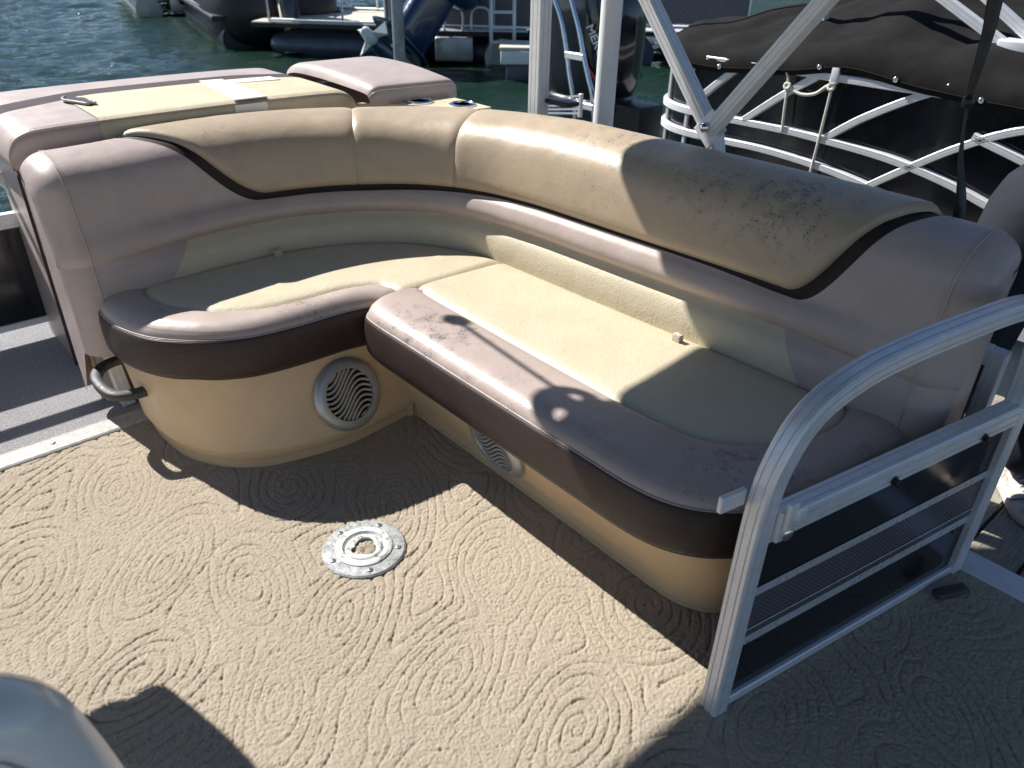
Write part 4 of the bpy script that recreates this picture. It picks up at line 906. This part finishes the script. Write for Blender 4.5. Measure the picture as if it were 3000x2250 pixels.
b3, _ = far_boat('moored_pontoon_boat', 'grey pontoon boat far off at the top left corner of the water', (7.9, 21.2), (.25, 1), 6.2, M['log_light'], M['grey_wall'], M['cream_deck'], M['cowl'], .55)
b5, _ = far_boat('moored_pontoon_boat', 'navy-sided boat between the far grey boat and the black outboard', (8.6, 18.6), (.3, .95), 6.0, M['white'], M['navy'], M['white'], None, wall_h=.6)
b4, _ = far_boat('moored_pontoon_boat', 'grey-panelled pontoon boat behind the white pole', (11.9, 8.9), (.70, .71), 6.2, M['log_dark'], M['grey_wall'], M['alum_white'], None, wall_h=.8)
fd = empty('floating_swim_platform', (8.9, 9.4, WZ)); tag(fd, 'small cream floating platform left of the white pole', 'platform')
Tp = frame2((8.75, 9.65), (.74, -.67))
mesh('top', *Tp(rbox(-.35, .9, -.5, .35, -.10, -.05, .015, 2)), M['cream_deck'], fd); mesh('skirt', *Tp(rbox(-.33, .88, -.48, .33, -.30, -.102, .02, 2)), M['white'], fd); mesh('hull', *Tp(rbox(-.25, .8, -.4, .25, -.7, -.295, .03, 2)), M['log_dark'], fd)

# ================================================================== CAPTAIN'S CHAIRS (one peeks in at the lower left, one unseen, added off to the left to throw a floor shadow)
t_ = NT('glossy_grey_plastic'); M['shell'] = t_.set(Base_Color=t_.mix(t_.noise(4, 3), (.78, .76, .72, 1), (.84, .82, .78, 1)), Roughness=.2, Coat_Weight=.25)
def captain_chair(label, o, h, group, lift=0.):
    h = np.array((*h, 0.)); h /= np.linalg.norm(h); l = np.array((-h[1], h[0], 0)); T0 = lambda VF: xf(VF, o, h, l, (0, 0, 1)); T = lambda VF: xf(VF, (o[0], o[1], o[2]+lift), h, l, (0, 0, 1))
    root = empty('captain_chair', o); tag(root, label, 'chair', group)
    mesh('pedestal', *T0(lathe([(.16, .0), (.16, .012), (.06, .03), (.04, .05), (.038, .34+lift), (.09, .37+lift), (.12, .38+lift)], 28)), M['alum'], root, True, 40)
    mesh('seat_pan', *T(superell((.05, 0, .44), (.29, .27, .085), .5, 36, 12)), M['mauve'], root)
    # moulded back shell: x = fore/aft, y = width, curved in plan
    G = []
    for f in np.linspace(0, 1, 26):
        z = .40+.49*f; hw = .265-.055*f**3*1.0; fr0 = .62 if lift else .84; hw *= math.sqrt(max(0.04, 1-max(0, (f-fr0)/(1.005-fr0))**2)) if f > fr0 else 1
        row = []
        for u in np.linspace(-1, 1, 41):
            y = hw*math.copysign(abs(u)**.9, u); xx = -.235-.05*f+.055*abs(u)**2.6+.012*math.exp(-((abs(u)-.72)/.07)**2)*-1
            row.append((xx, y, z))
        G.append(row)
    G = np.array(G); mesh('back_shell', *T(grid(G)), M['shell'], root)
    G2 = G+np.array((.075, 0, -.004)); G2[:, :, 1] *= .96; mesh('back_cushion', *T(grid(G2, flip=True)), M['mauve'], root)
    edge_ = np.vstack([G[:, 0], G[-1], G[::-1, -1]]); mesh('shell_rim', *T(tube(arc(edge_+np.array((.03, 0, 0)), 90), .045, 10)), M['shell'], root)
    for sgn in ((-1, 1) if lift == 0 else ()): mesh('armrest', *T(superell((-.02, sgn*.285, .60), (.20, .035, .03), .5, 24, 10)), M['mauve'], root); mesh('arm_support', *T(superell((-.10, sgn*.283, .50), (.05, .02, .10), .5, 16, 8)), M['shell'], root)
    return root
captain_chair('glossy beige-grey moulded seat back at the lower left corner', (-.268, .475, .0), (0, -1), 'captain chairs')
captain_chair('unseen captain chair added outside the left edge to cast a floor shadow', (-.27, 1.88, 0), (.12, -1), 'captain chairs', .30)

# ================================================================== PERSON on the dock (trouser leg and one shoe in view)
person = empty('person', (2.545, .50, -.1)); tag(person, 'person in grey trousers and scuffed white trainers standing on the dock', 'person')
hd = np.array((-.80, -.60, 0)); hl = np.array((.60, -.80, 0))     # facing, left hand
PO = np.array((2.545, .50, -.10))
def W(f, l, z):
    l = l+.20*min(max((z-1.08)/.25, 0), 1)
    return PO+hd*f+hl*l+np.array((0, 0, z))
def skin(name, verts, edges, radii, mat, parent, root=0, sub=2):
    off = OFF[parent.name]; me = bpy.data.meshes.new(name); me.from_pydata([tuple(np.array(v)-off) for v in verts], edges, []); me.materials.append(mat)
    o = bpy.data.objects.new(name, me); COL.objects.link(o); o.parent = parent; OFF[o.name] = off
    m = o.modifiers.new('skin', 'SKIN'); m.use_smooth_shade = True
    if not me.skin_vertices: me.attributes.new
    for k, sv in enumerate(me.skin_vertices[0].data):
        r = radii[k]; sv.radius = (r, r) if not isinstance(r, tuple) else r
        sv.use_root = (k == root)
    s = o.modifiers.new('sub', 'SUBSURF'); s.levels = sub; s.render_levels = sub
    return o
t_ = NT('slate_trousers'); M['trouser'] = t_.set(Base_Color=t_.mix(t_.noise(9, 4), (.018, .019, .027, 1), (.034, .035, .046, 1)), Roughness=.85, Normal=t_.bump(t_.noise(4, 2, .5, None, .8), .5, .04, t_.bump(t_.noise(420, 2), .3, .001)), Specular_IOR_Level=.15)
M['skin'] = plain('skin', (.52, .33, .24, 1), .5, 0, .08, 20); M['hair'] = plain('hair', (.04, .028, .02, 1), .6, 0, .3, 90); M['shirt'] = plain('navy_shirt', (.05, .06, .10, 1), .85, 0, .15, 8)
def make_skin(name, verts, edges, radii, mat, parent, root=0):
    off = OFF[parent.name]; bm = bmesh.new(); ly = bm.verts.layers.skin.verify(); vs_ = []
    for v, r in zip(verts, radii):
        b = bm.verts.new(tuple(np.array(v)-off)); b[ly].radius = (r, r) if not isinstance(r, tuple) else r; vs_.append(b)
    vs_[root][ly].use_root = True
    for a, b in edges: bm.edges.new((vs_[a], vs_[b]))
    me = bpy.data.meshes.new(name); bm.to_mesh(me); bm.free(); me.materials.append(mat)
    o = bpy.data.objects.new(name, me); COL.objects.link(o); o.parent = parent; OFF[o.name] = off
    m = o.modifiers.new('skin', 'SKIN'); m.use_smooth_shade = True; s = o.modifiers.new('sub', 'SUBSURF'); s.levels = 2; s.render_levels = 2
    return o
# body: torso core, neck, head, arms and hands in one surface
bv = [W(-.02, 0, 1.22), W(-.02, 0, 1.28), W(-.03, 0, 1.40), W(-.03, 0, 1.50), W(-.01, 0, 1.57), W(.01, 0, 1.66), W(.01, 0, 1.74),
      W(-.03, .18, 1.43), W(-.04, .21, 1.16), W(.16, .17, 1.22), W(.22, .13, 1.25), W(-.03, -.18, 1.43), W(-.04, -.20, 1.16), W(.16, -.12, 1.22), W(.22, -.09, 1.25)]
be = [(0, 1), (1, 2), (2, 3), (3, 4), (4, 5), (5, 6), (2, 7), (7, 8), (8, 9), (9, 10), (2, 11), (11, 12), (12, 13), (13, 14)]
br_ = [(.15, .11), (.15, .10), (.17, .10), .07, .055, .085, .07, .06, .045, .034, .03, .06, .045, .034, .03]
for sgn, hb in ((1, 10), (-1, 14)):
    for k in range(4):
        n0 = len(bv); oy = -.03+.02*k
        bv += [W(.265, sgn*.11, 1.265+oy*.9), W(.295, sgn*.085, 1.27+oy), W(.285-.004*k, sgn*.06, 1.27+oy)]; be += [(hb, n0), (n0, n0+1), (n0+1, n0+2)]; br_ += [.012, .0095, .008]
    n0 = len(bv); bv += [W(.235, sgn*.10, 1.295), W(.25, sgn*.075, 1.315)]; be += [(hb, n0), (n0, n0+1)]; br_ += [.012, .009]
body = make_skin('body', bv, be, br_, M['skin'], person)
sv = [W(-.02, 0, 1.08), W(-.02, 0, 1.20), W(-.03, 0, 1.38), W(-.03, 0, 1.48), W(-.03, .19, 1.42), W(-.05, .245, 1.20), W(-.03, -.19, 1.42), W(-.05, -.205, 1.20)]
make_skin('shirt', sv, [(0, 1), (1, 2), (2, 3), (2, 4), (4, 5), (2, 6), (6, 7)], [(.175, .13), (.17, .125), (.185, .12), .075, .075, .07, .075, .07], M['trouser'], body)
tv_ = [W(-.02, -.03, 1.10), W(-.02, -.05, .98), W(0, .08, .82), W(.03, .12, .46), W(-.02, .13, .08), W(.04, -.15, .86), W(.06, -.20, .46), W(.0, -.27, .08)]
make_skin('trousers', tv_, [(0, 1), (1, 2), (2, 3), (3, 4), (1, 5), (5, 6), (6, 7)], [(.17, .14), (.19, .155), .12, .10, .085, .135, .11, .085], M['trouser'], body)
mesh('hair', *superell(W(-.015, 0, 1.745), (.098, .098, .075), .9, 24, 12), M['hair'], body)
for k, (f, l, z) in enumerate(((.088, .03, 1.70), (.088, -.03, 1.70))): mesh('eye', *superell(W(f, l, z), (.010, .010, .007), 1., 10, 6), M['black'], body)
mesh('nose', *superell(W(.10, 0, 1.665), (.016, .012, .024), 1., 12, 8), M['skin'], body); mesh('mouth', *superell(W(.088, 0, 1.625), (.012, .022, .005), 1., 12, 6), M['decalred'], body)
for sgn in (-1, 1): mesh('ear', *superell(W(.0, sgn*.09, 1.68), (.018, .012, .032), 1., 12, 8), M['skin'], body)
# trainers
t_ = NT('scuffed_white_leather'); n_s = t_.noise(40, 5, .7); M['shoe'] = t_.set(Base_Color=t_.mix(t_.ramp(n_s, .38, .70), (.62, .59, .54, 1), (.26, .24, .22, 1)), Roughness=.6, Normal=t_.bump(n_s, .4, .003))
M['sole'] = plain('dirty_white_sole', (.55, .52, .48, 1), .7, 0, .2, 30)
def shoe(f0, l0, yaw_):
    c, s = math.cos(yaw_), math.sin(yaw_); fx = hd*c+hl*s; lx = -hd*s+hl*c; O = PO+hd*f0+hl*l0
    T = lambda VF: xf(VF, O, fx, lx, (0, 0, 1))
    st = [(-.085, .026, .095), (-.075, .034, .105), (-.04, .036, .105), (0., .038, .100), (.04, .040, .088), (.08, .044, .070), (.12, .048, .056), (.16, .046, .050), (.185, .038, .042), (.203, .022, .030), (.208, .006, .022)]
    G = []
    for x, hw, ht in st:
        row = []
        for a in np.linspace(0, math.pi, 17):
            cy = math.cos(a); sy_ = math.sin(a); row.append((x, hw*math.copysign(abs(cy)**.75, cy)*(1-.18*sy_), .022+(ht-.022)*sy_**.8))
        G.append(row)
    up_ = mesh('shoe', *T(grid(np.array(G), flip=True)), M['shoe'], body)
    out = np.array([(x, hw+.006) for x, hw, _ in st]+[(.216, 0)]+[(x, -hw-.006) for x, hw, _ in st[::-1]]+[(-.098, 0)])
    out = spline(out, 80, closed=True); Gs_ = np.array([[(x*k, y*k, z) for x, y in out] for z, k in ((.0, .96), (.004, 1.0), (.016, 1.01), (.026, 1.0), (.030, .975))])
    V_, F_ = grid(Gs_, closed=True); F_.append(list(range(80))[::-1]); F_.append(list(range(320, 400))); mesh('sole', *T((V_, F_)), M['sole'], up_)
    mesh('toe_cap_seam', *T(tube(smooth_path([(.10, .045, .03), (.12, .034, .054), (.13, 0, .060), (.12, -.034, .054), (.10, -.045, .03)], 24), .0022, 6)), M['rubber'], up_)
    mesh('side_seam', *T(tube(smooth_path([(-.06, .038, .035), (-.02, .040, .06), (.03, .038, .055), (.07, .046, .03)], 24), .0022, 6)), M['rubber'], up_)
    for k in range(6):
        x = .015+k*.017; h_ = .098-.0075*k; mesh('lace', *T(tube(smooth_path([(x, .026, h_-.018), (x+.004, .012, h_+.001), (x+.006, -.008, h_+.002), (x+.008, -.026, h_-.018)], 14), .0036, 6)), M['sole'], up_)
    for k in range(7): mesh('vent_hole', *T(superell((.142+.012*(k % 3), -.016+.013*(k % 4), .054-.002*(k % 3)), (.0022, .0022, .003), 1., 8, 4)), M['black'], up_)
shoe(.02, -.275, .10); shoe(-.02, .13, .05)
